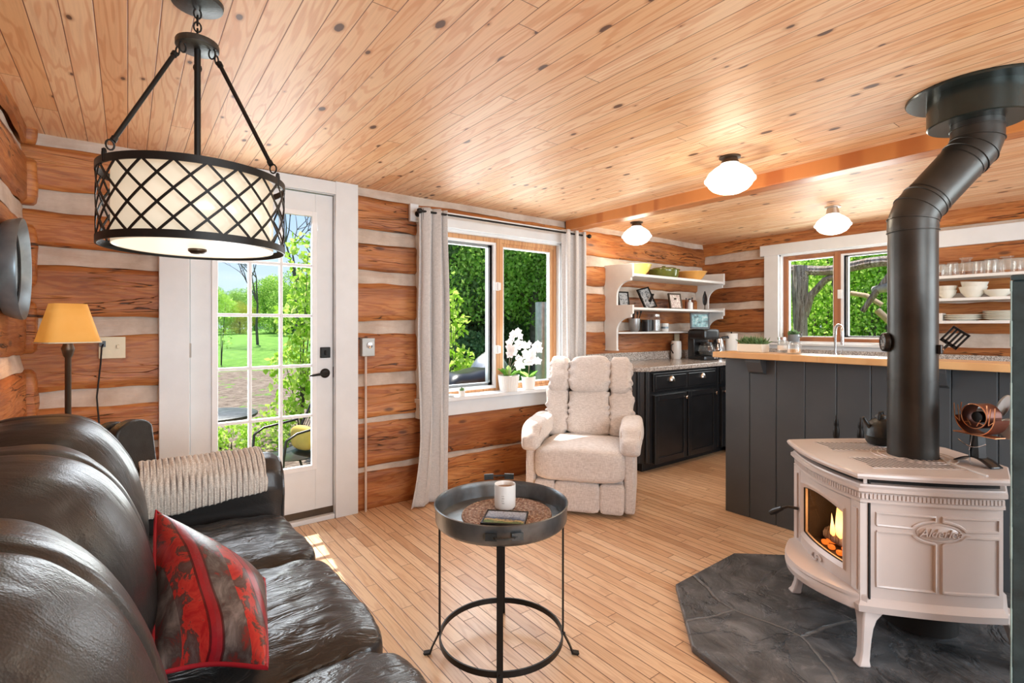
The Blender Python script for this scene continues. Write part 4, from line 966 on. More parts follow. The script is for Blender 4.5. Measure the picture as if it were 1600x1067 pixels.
pts = [(0, 0, .08), (0, 0, .30)]+[(-.055+.055*math.cos(PI*k/10), 0, .30+.06*math.sin(PI*k/10)) for k in range(1, 10)]+[(-.11, 0, .29), (-.11, 0, .22)]
f2 = MB().tube(pts, .0115, 12).build('spout', 'chrome', f, smooth=50); f2.rotation_euler = (0, 0, R(50))
MB().tube([(-.07, -.084, .26), (-.07, -.084, .18)], .015, 12).build('spray_head', 'chrome', f, smooth=40)
MB().tube([(0, -.015, .07), (0, -.045, .08), (-.0, -.06, .14)], [.012, .009, .006], 10).build('lever', 'chrome', f, smooth=50)
M['herb'] = leaf_mat('dusty_herb', [(.10, .20, .08), (.18, .30, .14), (.25, .36, .20)], .2)
def leaves(mb, n, fn, size, seed=0, curl=0, aspect=2.2):
    rnd = random.Random(seed)
    for _ in range(n):
        p, d = fn(rnd); d = Vector(d).normalized(); s = size*rnd.uniform(.6, 1.3)
        side = d.cross(Vector((rnd.uniform(-1, 1), rnd.uniform(-1, 1), rnd.uniform(-1, 1)))).normalized()*s/aspect
        p = Vector(p); q = p+d*s; m_ = p+d*s*.45; up = d.cross(side).normalized()*curl*s
        mb.add([p, m_-side+up, q, m_+side+up], [(0, 1, 2, 3)])
def dome(r, h):
    def fn(rn):
        a = rn.uniform(0, 2*PI); e = rn.uniform(.1, 1); rr = r*math.sqrt(rn.random())*.6
        return (rr*math.cos(a), rr*math.sin(a), rn.random()*h*.5), (math.cos(a)*e, math.sin(a)*e, rn.uniform(.4, 1.3))
    return fn
g = empty('herb_pot', (WX-.055, 2.36, 1.045), label='small grey pot with a herb on the kitchen window sill', cat='potted plant')
MB().lathe([(0, 0), (.042, 0), (.052, .02), (.054, .05), (.048, .085), (.044, .085), (.048, .05), (0, .05)], n=24).build('pot', 'greypot', g, smooth=40)
MB().tube([(0, -.05, .06), (0, -.075, .065), (0, -.08, .085), (0, -.066, .088)], .006, 8).build('handle', 'greypot', g, smooth=40)
mb = MB(); leaves(mb, 60, dome(.06, .05), .035, 3); mb.build('foliage', 'herb', g, loc=(0, 0, .075))
o = MB().box((WX-.095, 1.50, 1.046), (WX-.03, 1.68, 1.052)).box((WX-.09, 1.53, 1.052), (WX-.04, 1.66, 1.060)).build('folded_cloth', 'paper', bevel=.003); tag(o, 'white folded cloth on the kitchen sill beside the stove pipe', 'cloth')

# ---------------------------------------------------------------- scalloped white wall shelf and its contents
ws = empty('wall_shelf', (4.45, WY, 1.4), label='white wooden wall shelf with scalloped end brackets', cat='shelf')
yb_ = WY-.0
def endp(x0, x1):
    prof = [(0, 1.80), (-.345, 1.79), (-.345, 1.67), (-.325, 1.66), (-.325, 1.635), (-.30, 1.63)]
    for k in range(1, 9):
        a = PI/2*k/8; prof.append((-.30+.145*math.sin(a), 1.63-.13*(1-math.cos(a))))
    prof += [(-.155, 1.41), (-.345, 1.41), (-.345, 1.33), (-.325, 1.32), (-.325, 1.295), (-.30, 1.29)]
    for k in range(1, 9):
        a = PI/2*k/8; prof.append((-.30+.145*math.sin(a), 1.29-.12*(1-math.cos(a))))
    prof += [(-.155, .985), (0, .985)]
    mb = MB(); mb.prism([(y+yb_, z) for y, z in prof], x0, x1, axis='x'); mb.box((x0-.005, yb_-.16, .98), (x1+.005, yb_, .992)); mb.build('end_bracket', 'white2', ws, True, bevel=.002)
endp(3.685, 3.71); endp(5.215, 5.24)
MB().box((3.705, yb_-.34, 1.675), (5.22, yb_, 1.70)).build('top_board', 'white2', ws, True, bevel=.002)
MB().box((3.705, yb_-.34, 1.365), (5.22, yb_, 1.387)).build('middle_board', 'white2', ws, True, bevel=.002)
MB().box((3.705, yb_-.165, 1.14), (5.22, yb_, 1.157)).build('lower_board', 'white2', ws, True, bevel=.002)
def simple_lathe(name, prof, loc, mat, lab, cat, n=36, group=None, **k):
    o = MB().lathe(prof, n=n, **k).build(name, mat, smooth=40); o.location = loc; return tag(o, lab, cat, group)
bowl = lambda r, h, b: [(0, 0), (r*b, 0), (r*b, .006), (r*.8, h*.4), (r*.95, h*.8), (r, h), (r*1.04, h), (r*1.04, h+.006), (r*.96, h+.004), (r*.9, h*.8), (r*.72, h*.38), (r*.3, .012), (0, .01)]
ys = WY-.19
simple_lathe('mixing_bowl', bowl(.135, .10, .55), (3.94, ys, 1.70), 'yellow_cer', 'pale yellow glass bowl at the left of the top shelf', 'bowl', group='bowls on the white wall shelf')
simple_lathe('casserole_dish', [(0, 0), (.13, 0), (.145, .02), (.15, .075), (.16, .078), (.16, .085), (.14, .085), (.12, .10), (.05, .108), (.012, .11), (.02, .122), (0, .126)], (4.36, ys, 1.701), 'green_cer', 'olive green lidded glass dish between the yellow and orange bowls', 'casserole dish')
simple_lathe('serving_bowl', [(0, 0), (.085, 0), (.09, .005), (.115, .03), (.15, .085), (.155, .087), (.155, .092), (.143, .09), (.10, .03), (.0, .012)], (4.82, ys-.02, 1.70), 'orange_cer', 'orange pottery bowl at the right end of the top shelf', 'bowl', group='bowls on the white wall shelf')
def frame(name, loc, w, h, rz, tilt, fm, pm, lab, cat='picture frame', bw=.014, lean=0):
    e = empty(name, loc, rz, label=lab, cat=cat, group='framed pictures in the kitchen corner')
    T = Matrix.Rotation(tilt, 4, 'X') @ Matrix.Rotation(lean, 4, 'Y')
    mb = MB()
    for (a, b, c_, d_) in ((-w/2, -w/2+bw, 0, h), (w/2-bw, w/2, 0, h), (-w/2, w/2, 0, bw), (-w/2, w/2, h-bw, h)): mb.box((a, -.01, c_), (b, .008, d_), T=T)
    mb.box((-w/2, .0, 0), (w/2, .008, h), T=T); mb.build('frame', fm, e)
    MB().box((-w/2+bw, -.004, bw), (w/2-bw, -.001, h-bw), T=T).build('picture', pm, e)
    MB().box((-.015, .0, 0), (.015, .006, h*.75), T=Matrix.Translation((0, .06, 0)) @ Matrix.Rotation(-tilt*1.2+R(8), 4, 'X')).build('easel_back', fm, e)
    return e
def picmat(name, cols, sc=18):
    n = NT(name, .3); f = n.noise(n.obj(), sc, 3, .6); n.col(n.ramp(f, cols)); return n.m
M['photo_bw'] = picmat('grey_photo', [(.35, (.06, .07, .08)), (.5, (.5, .52, .54)), (.65, (.12, .14, .16))], 30)
M['photo_teal'] = picmat('blue_photo', [(.35, (.02, .05, .06)), (.5, (.16, .38, .42)), (.62, (.45, .6, .62))], 22)
M['sketch'] = picmat('pink_sketch', [(.4, (.72, .62, .56)), (.5, (.45, .28, .25)), (.55, (.78, .70, .62))], 30)
frame('framed_photo', (3.86, WY-.10, 1.388), .13, .165, R(-12), R(-10), 'blackmetal', 'photo_bw', 'small black picture frame at the left end of middle shelf')
frame('framed_photo', (4.12, WY-.22, 1.388), .15, .22, R(-15), R(-20), 'blackmetal', 'photo_bw', 'taller black picture frame leaning back on the middle shelf', lean=R(-14))
frame('framed_sketch', (4.56, WY-.20, 1.388), .17, .17, R(-10), R(-12), 'brass', 'sketch', 'thin gold frame with a pink sketch, centre of middle shelf')
for x, h, w_, m, lb in ((4.735, .11, .028, 'rust', 'narrow brown bottle beside the gold frame'), (4.80, .105, .06, 'vinyl', 'white labelled bottle right of the brown bottle'), (4.845, .12, .03, 'rust', 'brown bottle with cap nearest the leaf ornament')):
    e = empty('bottle', (x, WY-.20, 1.388), label=lb, cat='bottle', group='small bottles on the middle shelf')
    MB().lathe([(0, 0), (w_/2, 0), (w_/2, h*.72), (w_*.2, h*.85), (w_*.2, h), (0, h)], n=18).build('body', m, e, smooth=40)
    MB().lathe([(0, h), (w_*.28, h), (w_*.28, h+.014), (0, h+.014)], n=14).build('cap', 'gum', e, smooth=40)
e = empty('leaf_ornament', (5.05, WY-.22, 1.388), label='dark upright leaf ornament on a stand at shelf right end', cat='ornament')
MB().lathe([(0, 0), (.03, 0), (.03, .006), (.006, .012), (.005, .06)], n=16).build('stand', 'brass', e, smooth=40)
MB().rbox((0, 0, .13), (.085, .02, .16), 2.2, 12, fn=lambda q, p: Vector((q.x*(1-.5*max(0, p[2])), q.y, q.z))).build('leaf', 'cab', e, smooth=60)
# lower board
e = empty('utensil_crock', (4.03, WY-.085, 1.158), label='grey crock full of dark utensils on the lower shelf', cat='crock')
MB().lathe([(0, 0), (.035, 0), (.05, .03), (.056, .10), (.058, .13), (.052, .13), (.045, .04), (0, .02)], n=28).build('crock', 'steel', e, smooth=40)
rn = random.Random(4)
for k in range(7):
    a = rn.uniform(0, 2*PI); t = rn.uniform(.03, .09); mb = MB(); top = (t*math.cos(a), t*.7*math.sin(a), .17+.03*rn.random()); mb.tube([(.02*math.cos(a), .02*math.sin(a), .03), top], .004, 6); mb.lathe([(0, -.015), (.013, -.005), (.014, .01), (.007, .022), (0, .024)], top, n=10, sy=.4); mb.build('utensil', 'blackmetal', e, smooth=50)
e = empty('canister', (4.23, WY-.08, 1.158), label='black canister behind the clamp jar on the lower shelf', cat='canister')
MB().lathe([(0, 0), (.05, 0), (.05, .10), (0, .10)], n=24).build('body', 'gum', e, smooth=40); MB().lathe([(0, .10), (.052, .10), (.052, .12), (0, .12)], n=24).build('lid', 'iron', e, smooth=40)
e = empty('clamp_jar', (4.34, WY-.10, 1.158), label='tall grey storage jar with metal lid on lower shelf', cat='jar')
MB().lathe([(0, 0), (.048, 0), (.052, .01), (.052, .13), (.042, .15), (0, .15)], n=28).build('body', 'dglass', e, smooth=40); MB().lathe([(0, .01), (.046, .01), (.046, .12), (0, .12)], n=24).build('contents', 'steel', e, smooth=40); MB().lathe([(0, .15), (.045, .15), (.047, .16), (.045, .178), (0, .18)], n=28).build('lid', 'nickel', e, smooth=40)
e = empty('cup', (4.50, WY-.10, 1.158), label='small white printed cup beside the tall jar', cat='cup')
MB().lathe([(0, 0), (.035, 0), (.04, .01), (.04, .085), (.036, .085), (.035, .01), (0, .008)], n=24).build('body', 'ceramic', e, smooth=40); MB().lathe([(.0405, .03), (.0405, .05)], n=24).build('band', 'slateblue', e, label='blue grey band')
o = MB().box((4.76, WY-.045, 1.01), (4.84, WY-.03, 1.13)).build('wall_outlet', 'ivory', bevel=.003); tag(o, 'pale wall outlet under the white wall shelf', 'outlet')

# worktop things
e = empty('coffee_maker', (4.78, 3.02, CT), R(-14), label='black drip coffee maker with glass carafe on the worktop', cat='coffee maker')
MB().rbox((0, 0, .022), (.21, .25, .045), 8, 10).build('base', 'gum', e, smooth=40)
MB().box((-.10, .03, .03), (.10, .12, .30)).build('back_column', 'gum', e, bevel=.012, smooth=40)
MB().rbox((0, -.01, .265), (.21, .24, .11), 9, 10).build('top_housing', 'gum', e, smooth=40)
cf_ = MB().lathe([(0, .05), (.065, .05), (.078, .075), (.08, .10), (.062, .155), (.05, .172), (.052, .185)], (0, -.045, 0), n=28).build('carafe', 'dglass', e, smooth=40)
MB().lathe([(0, .053), (.062, .053), (.075, .078), (.076, .09), (0, .09)], (0, -.045, 0), n=28).build('coffee', 'dark', cf_)
MB().lathe([(.063, .148), (.066, .152), (.055, .172), (.055, .186), (0, .19)], (0, -.045, 0), n=28).build('lid', 'gum', cf_, smooth=40)
MB().tube([(.05, -.075, .175), (.10, -.12, .17), (.105, -.125, .10), (.07, -.09, .08)], .009, 8).build('handle', 'gum', cf_, smooth=50)
for x in (.03, .06): MB().lathe([(0, 0), (.010, 0), (.010, .008), (0, .008)], n=16, T=TR((x, -.125, .025), rx=R(90))).build('button', 'chrome', e, smooth=40)
pf = frame('framed_photo', (4.77, 3.05, CT+.322), .20, .165, R(-38), R(-4), 'gum', 'photo_teal', 'black framed blue photograph standing on the coffee maker', bw=.016)
e = empty('cup', (4.67, 3.27, CT), label='pale cup standing behind the coffee maker', cat='cup')
MB().lathe([(0, 0), (.045, 0), (.055, .03), (.055, .15), (.05, .19), (.045, .19), (.05, .15), (0, .01)], n=28).build('body', 'ceramic', e, smooth=40)
MB().tube([(-.05, 0, .16), (-.085, 0, .15), (-.09, 0, .10), (-.05, 0, .06)], .006, 8).build('handle', 'gum', e, smooth=50)
e = empty('electric_kettle', (5.02, 3.00, CT), R(0), label='steel kettle with black handle right of the coffee maker', cat='kettle')
MB().lathe([(0, 0), (.085, 0), (.085, .02), (0, .02)], n=28).build('base', 'gum', e, smooth=40)
MB().lathe([(.078, .02), (.08, .03), (.07, .12), (.055, .20), (.05, .215), (0, .22)], n=36).build('body', 'chrome', e, smooth=40)
MB().lathe([(0, .215), (.05, .215), (.045, .23), (.012, .235), (.012, .25), (0, .252)], n=24).build('lid', 'gum', e, smooth=40)
MB().tube([(.035, -.025, .225), (.085, -.06, .235), (.12, -.085, .20), (.125, -.09, .12), (.105, -.075, .07)], [.012, .013, .014, .012, .008], 10).build('handle', 'gum', e, smooth=50)
e = empty('paper_towel', (5.17, 2.93, CT), label='white paper towel roll standing on the worktop', cat='paper towel')
MB().lathe([(.02, .01), (.062, .01), (.062, .27), (.02, .27), (.02, .01)], n=32).build('roll', 'paper', e, smooth=40); MB().lathe([(0, 0), (.075, 0), (.075, .01), (.008, .012), (.008, .285), (0, .29)], n=24).build('holder', 'blackmetal', e, smooth=40)

# ---------------------------------------------------------------- bar
BX = 3.257
b = empty('breakfast_bar', (3.35, .6, FLZ), label='charcoal boarded breakfast bar with butcher block top', cat='bar counter')
mb = MB(); y = 1.89; bw = .1685
# vertical boards with V grooves
yy = y; k = 0
BT = 1.002
while yy > -.75:
    y2 = yy-bw
    mb.prism([(BX+.02, yy), (BX+.004, yy), (BX, yy-.004), (BX, y2+.004), (BX+.004, y2), (BX+.02, y2)], FLZ, BT); yy = y2-.0022; k += 1
mb.build('board_front', 'navy', b, True)
MB().box((BX+.012, -.75, FLZ), (BX+.11, 1.889, BT)).build('body', 'navy', b, True, bevel=.003)
MB().box((BX-.10, -.75, BT), (BX+.15, 1.925, BT+.038)).build('bar_top', 'butcher', b, True, bevel=.004)
for y in (1.66, .03+.72):
    mb = MB(); mb.prism([(BX, BT), (BX-.075, BT), (BX-.075, BT-.02), (BX-.04, BT-.085), (BX, BT-.10)], y-.05, y+.05, axis='y'); mb.build('bracket', 'navy', b, True, bevel=.002)
BTOP = BT+.038
e = empty('planter', (3.30, 1.72, BTOP), label='low white planter with grassy herb at the bar end', cat='potted plant')
MB().box((-.05, -.085, 0), (.05, .085, .055)).build('pot', 'cream', e, bevel=.006); mb = MB()
leaves(mb, 420, lambda rn: ((rn.uniform(-.03, .03), rn.uniform(-.07, .07), .05), (rn.uniform(-.8, .8), rn.uniform(-.9, .9), rn.uniform(.3, 1))), .055, 5, .05, 13); mb.build('foliage', 'herb', e)
for i, (y, h, x, lb, r) in enumerate(((1.545, .085, 3.33, 'small lidded glass jar beside the planter on the bar', .028), (1.46, .075, 3.30, 'wider empty glass jar on the bar, right of the small jar', .04))):
    e = empty('glass_jar', (x, y, BTOP), label=lb, cat='jar', group='glass jars on the bar')
    MB().lathe([(0, 0), (r*.95, 0), (r, .006), (r, h*.8), (r*.85, h*.9), (r*.87, h), (r*.8, h), (r*.92, h*.78), (r*.92, .01), (0, .01)], n=28).build('body', 'dglass', e, smooth=40)
    if i == 0: MB().lathe([(0, h), (r*.95, h), (r*.95, h+.016), (0, h+.016)], n=24).build('lid', 'chrome', e, smooth=40); MB().lathe([(r*1.02, .02), (r*1.02, .05)], n=24).build('label_band', 'paper', e)
    if i == 1: MB().lathe([(0, .008), (r*.9, .008), (r*.9, .03), (0, .03)], n=24).build('contents', 'butcher', e)

# ---------------------------------------------------------------- open shelves right of the kitchen window
os_ = empty('open_shelves', (5.22, .5, 1.4), label='three white open shelves on the kitchen log wall', cat='shelf')
for z in (1.605, 1.43, 1.255):
    MB().box((5.08, -.55, z-.022), (WX-.0, 1.42, z)).build('shelf_board', 'white2', os_, True, bevel=.002)
def tumbler(prof, y, r, h, x, lb, nm='drinking_glass'):
    o = MB().lathe([(r*a, h*b) for a, b in prof], n=26).build(nm, 'dglass', smooth=40); o.location = (x, y, 1.605); tag(o, lb, 'drinking glass', 'glasses on the top open shelf'); return o
down = [(.98, 0), (1, .02), (.86, .9), (.80, 1.), (0, 1.), (0, .94), (.74, .93), (.92, .02), (.98, 0)]
goblet = [(.8, 0), (.78, .02), (1., .5), (.55, .85), (.4, .9), (.95, .97), (.95, 1), (0, 1)]
pil = [(1., 0), (1, .02), (.85, .5), (.6, .85), (.95, .98), (.95, 1), (0, 1)]
def xshelf(px, X): r_ = (px-800)/794; dx = .603+.798*r_; dy = .798-.603*r_; return dy/dx*X
GL = [(1470, .038, .10, down, 'upturned plain tumbler on top shelf next to the stove pipe'), (1489, .040, .105, down, 'second upturned tumbler from the pipe on the top shelf'), (1510, .043, .135, pil, 'tallest upturned footed glass on the top open shelf'), (1530, .038, .10, down, 'upturned tumbler just right of the tall footed glass'), (1550, .045, .11, down, 'broadest upturned glass in the middle right of top shelf'), (1574, .042, .12, goblet, 'upturned footed goblet near the right end of top shelf'), (1590, .036, .09, down, 'upturned tumbler at the right end of the top shelf')]
for px, r, h, pr, lb in GL: tumbler(pr, xshelf(px, 5.17), r, h, 5.17, lb)
for px, r, h, pr, lb in [(1480, .036, .10, down, 'back row tumbler seen between the first two glasses'), (1560, .036, .105, down, 'back row tumbler behind the broadest glass')]: tumbler(pr, xshelf(px, 5.29), r, h, 5.29, lb)
def bowlp(r, h): return [(0, 0), (r*.5, 0), (r*.52, .006), (r*.85, h*.5), (r, h), (r*.96, h), (r*.8, h*.5), (r*.4, .012), (0, .01)]
for px, z, r, h, lb in ((1480, 0, .062, .065, 'lower small cream bowl of the stack beside the pipe'), (1480, .035, .064, .065, 'upper small cream bowl of the stack beside the pipe'),
                        (1521, 0, .085, .085, 'lower large cream bowl of the middle stack'), (1522, .035, .082, .085, 'upper large cream bowl tilted on the middle stack'), (1560, 0, .085, .055, 'wide shallow cream bowl beside the dark cupboard')):
    o = MB().lathe(bowlp(r, h), n=36).build('bowl', 'cream', smooth=40); o.location = (5.18, xshelf(px, 5.18), 1.43+z); tag(o, lb, 'bowl', 'cream bowls on the middle open shelf')
    if 'tilted' in lb: o.rotation_euler = (R(4), R(-4), 0); o.location.z += .004
o = MB().box((-.05, -.035, 0), (.05, .035, .06)).build('white_box', 'ceramic', bevel=.004); o.location = (5.18, xshelf(1466, 5.16)-.0, 1.255); tag(o, 'small white box on the lowest open shelf', 'box')
platep = [(0, 0), (.07, 0), (.075, .004), (.118, .016), (.12, .018), (.118, .020), (.07, .009), (0, .008)]
PP = [(1505, 0, 'bottom plate of the wide low stack on lowest shelf'), (1505, .014, 'middle plate of the wide low stack'), (1505, .028, 'top plate of the wide low stack')]+[(1569, .013*k, s+' plate of the taller stack beside the dark cupboard') for k, s in enumerate(('bottom', 'second', 'third', 'fourth', 'top'))]
P0 = MB().lathe(platep, n=40)
for i, (px, z, lb) in enumerate(PP):
    if i == 0: pm = P0.build('plate', 'cream', smooth=40); o = pm
    else: o = pm.copy(); COL.objects.link(o)
    o.location = (5.20, xshelf(px, 5.18), 1.255+z); tag(o, lb, 'plate', 'cream plates on the lowest open shelf')

# dark cupboard edge at the right
e = empty('dark_cupboard', (2.25, 0, FLZ), label='blue-green painted narrow cupboard at right edge, with worn corner', cat='cupboard')
cx, cy = 2.075, .308
MB().box((cx, -.12, FLZ), (cx+.14, cy, 1.345)).build('body', 'teal', e, True, bevel=.006)
MB().box((cx-.008, -.13, 1.345), (cx+.15, cy+.0, 1.362)).build('top_board', 'teal', e, True, bevel=.005)
mb = MB()
rn = random.Random(2); z = FLZ
while z < 1.34:
    L = rn.uniform(.03, .12); mb.tube([(cx+.0015, cy-.001, z), (cx+.0012, cy-.0012, min(1.345, z+L))], .0016+.0016*rn.random(), 6); z += L*.98
mb.build('worn_edge', 'pale_wear', e, True, label='pale chipped paint along the corner')

# ---------------------------------------------------------------- hearth and wood stove
HZ = FLZ+.03
hp = [(2.08, 1.46), (2.62, 1.47), (3.235, .92), (3.235, -.5), (1.95, -.5), (1.69, .0), (1.68, .92), (1.73, 1.14)]
h = MB().prism(hp, FLZ, HZ).build('hearth', 'slate', bevel=.006); tag(h, 'dark slate hearth slab on the floor under the stove', 'hearth')
st = empty('wood_stove', (2.499, .711, HZ), R(-41.5), label='rose beige enamelled cast iron wood stove with burning fire', cat='wood stove')
TOP = .70; BOT = .19
def outline(inset=0., n=18, xf=-.29, bow=.035):
    # near side (y<0) from front to back, chamfer, back, far side, front
    pts = []
    yb0 = .26-inset; ym = .31-inset
    X0 = xf+inset; X1 = .17
    def sidey(t): return yb0+(ym-yb0)*math.sin(PI/2*min(1, t*1.15))
    near = [(X0+(X1-X0)*k/n, -sidey(k/n)) for k in range(n+1)]
    back = [(.295-inset*.9, -.15), (.295-inset*.9, .15)]
    far = [(x, -y) for x, y in near[::-1]]
    front = [(X0-bow*math.cos(PI/2*(2*k/8-1)), (yb0-2*yb0*k/8)) for k in range(1, 8)]
    return near+back+far+front
def shell(mb, ins0, z0, ins1, z1, mi=0, skip_front=False, bow=.035):
    a = outline(ins0, bow=bow); b_ = outline(ins1, bow=bow); n = len(a)
    vs = [(x, y, z0) for x, y in a]+[(x, y, z1) for x, y in b_]
    fs = []
    for i in range(n):
        j = (i+1) % n
        if skip_front and (i >= n-8): continue
        fs.append((i, j, j+n, i+n))
    mb.add(vs, fs, mi)
mb = MB()
prof = [(.015, BOT), (-.0, BOT+.005), (-.004, BOT+.03), (.012, BOT+.045), (.018, BOT+.05)]
for (i0, z0), (i1, z1) in zip(prof, prof[1:]): shell(mb, i0, z0, i1, z1)
a = outline(.015); mb.add([(x, y, BOT) for x, y in a], [tuple(range(len(a)))])
mb.build('base_moulding', 'enamel', st, smooth=35)
mb = MB(); shell(mb, .018, BOT+.045, .018, TOP-.115, skip_front=True, bow=.0)
mb.build('side_casting', 'enamel', st, smooth=35)
# cornice
mb = MB(); prof = [(.018, TOP-.115), (.008, TOP-.112), (.008, TOP-.105), (.014, TOP-.10), (.012, TOP-.078), (-.002, TOP-.070), (-.002, TOP-.058), (.006, TOP-.052), (.008, TOP-.046), (.03, TOP-.045)]
for (i0, z0), (i1, z1) in zip(prof, prof[1:]): shell(mb, i0, z0, i1, z1)
# dentils along the near, far and front faces
def dentils(poly, step=.012):
    for (x0, y0), (x1, y1) in zip(poly, poly[1:]):
        L = math.hypot(x1-x0, y1-y0); ang = math.atan2(y1-y0, x1-x0); k = max(1, int(L/step))
        for i in range(k):
            t = (i+.5)/k; mb.box((-.0042, -.004, -.009), (.0042, .004, .009), T=TR((x0+(x1-x0)*t, y0+(y1-y0)*t, TOP-.089), rz=ang))
o_ = outline(.012); N_ = len(o_); dentils(o_[:19]); dentils(o_[21:40]); dentils(o_[39:]+[o_[0]])
mb.build('cornice', 'enamel', st, smooth=35)
mb = MB(); a = outline(.03); mb.prism(a, TOP-.06, TOP-.028); mb.build('vent_gap_dark', 'dark', st)  # inner block painted near-black for the darkness inside the vent gap
# top plate
mb = MB(); prof = [(.010, TOP-.026), (-.010, TOP-.022), (-.014, TOP-.012), (-.012, TOP-.004), (-.006, TOP)]
for (i0, z0), (i1, z1) in zip(prof, prof[1:]): shell(mb, i0, z0, i1, z1)
a = outline(-.006); mb.add([(x, y, TOP) for x, y in a], [tuple(range(len(a)))]); a = outline(.010); mb.add([(x, y, TOP-.026) for x, y in a], [tuple(range(len(a)))])
mb.build('top_plate', 'enamel', st, smooth=35)
# trivet grilles: raised parallel ribs over a near-black sheet painted for the dark slots
for (y0, y1, x0, x1) in ((-.205, -.055, -.20, .10), (.065, .215, -.20, .03)):
    g = MB().box((x0, y0, TOP-.001), (x1, y1, TOP+.0012)).build('grille_dark_sheet', 'dark', st, label='dark sheet painted in for the top grille slots')
    mb = MB(); n_ = int((x1-x0)/.020)
    for k in range(n_+1):
        x = x0+(x1-x0)*k/n_; vs = TR((x, (y0+y1)/2, TOP+.002), rz=R(12)); mb.box((-.0045, -(y1-y0)/2, -.002), (.0045, (y1-y0)/2, .0001), T=vs)
    mb.box((x0-.012, y0-.006, TOP), (x1+.012, y0+.004, TOP+.003)); mb.box((x0-.012, y1-.004, TOP), (x1+.012, y1+.006, TOP+.003))
    mb.build('grille', 'enamel', st, bevel=.001)
mb = MB()
for r in (.115, .14): mb.lathe([(r-.003, TOP), (r-.002, TOP+.0025), (r+.002, TOP+.0025), (r+.003, TOP)], (.067, .0, 0), n=48)
mb.build('collar_ring', 'enamel', st, smooth=50)
mb = MB(); mb.tube([(.12, -.29, TOP+.002), (.12, -.10, TOP+.002), (.16, .0, TOP+.002), (.16, .12, TOP+.002)], .004, 6); mb.build('lid_seam', 'white', st, smooth=50)
# side panels with raised mouldings and emblem (near and far)
def sx_at(x): t = (x+.272)/(.17+.272); return -(.242+(.292-.242)*math.sin(PI/2*min(1, max(0, t)*1.15)))
def mould(mb, pts, sgn=-1, r=.0058):
    q = []
    for i in range(len(pts)-1):
        (xa, za), (xb, zb2) = pts[i], pts[i+1]; k = max(1, int(math.hypot(xb-xa, zb2-za)/.02))
        for j in range(k): t = j/k; x = xa+(xb-xa)*t; q.append((x, sx_at(x)*(-sgn)-0.0 if sgn > 0 else sx_at(x), za+(zb2-za)*t))
    x, z = pts[-1]; q.append((x, sx_at(x)*(-sgn) if sgn > 0 else sx_at(x), z)); mb.tube(q, r, 6)
for sgn in (-1, 1):
    mb = MB(); xm = -.035; zE = TOP-.205; x0, x1 = -.225, .155; zt, z0 = TOP-.15, BOT+.095; ex, ez = .085, .040; g = .012
    import math as _m
    def arc(a0, a1, rx=ex, rz_=ez): return [(xm+rx*_m.cos(R(a0+(a1-a0)*k/10)), zE+rz_*_m.sin(R(a0+(a1-a0)*k/10))) for k in range(11)]
    mould(mb, [(x0, zE+g), (x0, zt), (xm-g, zt)]+[(xm-g, zE+ez)]+arc(100, 165)+[(x0, zE+g)], sgn)
    mould(mb, [(x1, zE+g), (x1, zt), (xm+g, zt)]+[(xm+g, zE+ez)]+arc(80, 15)+[(x1, zE+g)], sgn)
    mould(mb, [(x0, zE-g), (x0, z0), (xm-g, z0), (xm-g, zE-ez)]+arc(260, 195)+[(x0, zE-g)], sgn)
    mould(mb, [(x1, zE-g), (x1, z0), (xm+g, z0), (xm+g, zE-ez)]+arc(280, 345)+[(x1, zE-g)], sgn)
    mould(mb, [(xm+.068*_m.cos(2*PI*k/24), zE+.029*_m.sin(2*PI*k/24)) for k in range(25)], sgn, .0045)
    mb.build('side_moulding', 'enamel', st, smooth=50)
    e_ = MB().lathe([(0, .006), (.060, .004), (.066, 0)], n=36, sy=.42, T=Matrix.Translation((xm, -abs(sx_at(xm)) if sgn < 0 else abs(sx_at(xm)), zE)) @ Matrix.Rotation(R(90) if sgn < 0 else R(-90), 4, 'X') @ Matrix.Rotation((R(-4.5) if sgn < 0 else R(4.5)), 4, 'Y')).build('emblem', 'enamel', st, smooth=60)
    text_mesh('lettering', 'Alderlea', .040, .0045, 'enamel', e_, Matrix.Translation((xm, sgn*(abs(sx_at(xm))+.006), zE)) @ Matrix.Rotation(0 if sgn < 0 else PI, 4, 'Z') @ Matrix.Rotation(R(-4.0), 4, 'Z') @ Matrix.Rotation(R(90), 4, 'X'), .35)
# front corner posts
for s in (-1, 1):
    mb = MB(); mb.box((-.282, s*.252, BOT+.045), (-.262, s*.195, TOP-.115)); mb.box((-.288, s*.236, BOT+.075), (-.28, s*.212, TOP-.14)); mb.box((-.268, s*.2465, BOT+.05), (-.255, s*.2475, TOP-.02)); mb.build('corner_post', 'enamel', st, bevel=.004)
    MB().box((-.252, s*.2435, BOT+.045), (-.246, s*.2525, TOP-.03)).build('post_gap_dark', 'dark', st)  # solid near-black strip painted in for the dark gap beside the post
# front door with arched glass
yo, zo0, zo1 = .195, BOT+.05, TOP-.118
yi, zi0, zi1, rise = .150, BOT+.13, TOP-.185, .022
def ring(inner):
    pts = []; n_ = 10
    if inner:
        for k in range(n_): pts.append((-yi+2*yi*k/n_, zi0))
        for k in range(n_): pts.append((yi, zi0+(zi1-zi0)*k/n_))
        for k in range(n_): y = yi-2*yi*k/n_; pts.append((y, zi1+rise*(1-(y/yi)**2)))
        for k in range(n_): pts.append((-yi, zi1-(zi1-zi0)*k/n_))
    else:
        for k in range(n_): pts.append((-yo+2*yo*k/n_, zo0))
        for k in range(n_): pts.append((yo, zo0+(zo1-zo0)*k/n_))
        for k in range(n_): pts.append((yo-2*yo*k/n_, zo1))
        for k in range(n_): pts.append((-yo, zo1-(zo1-zo0)*k/n_))
    return pts
def fx(y, d=0): return -.280-.026*(1-(y/.2)**2)+d
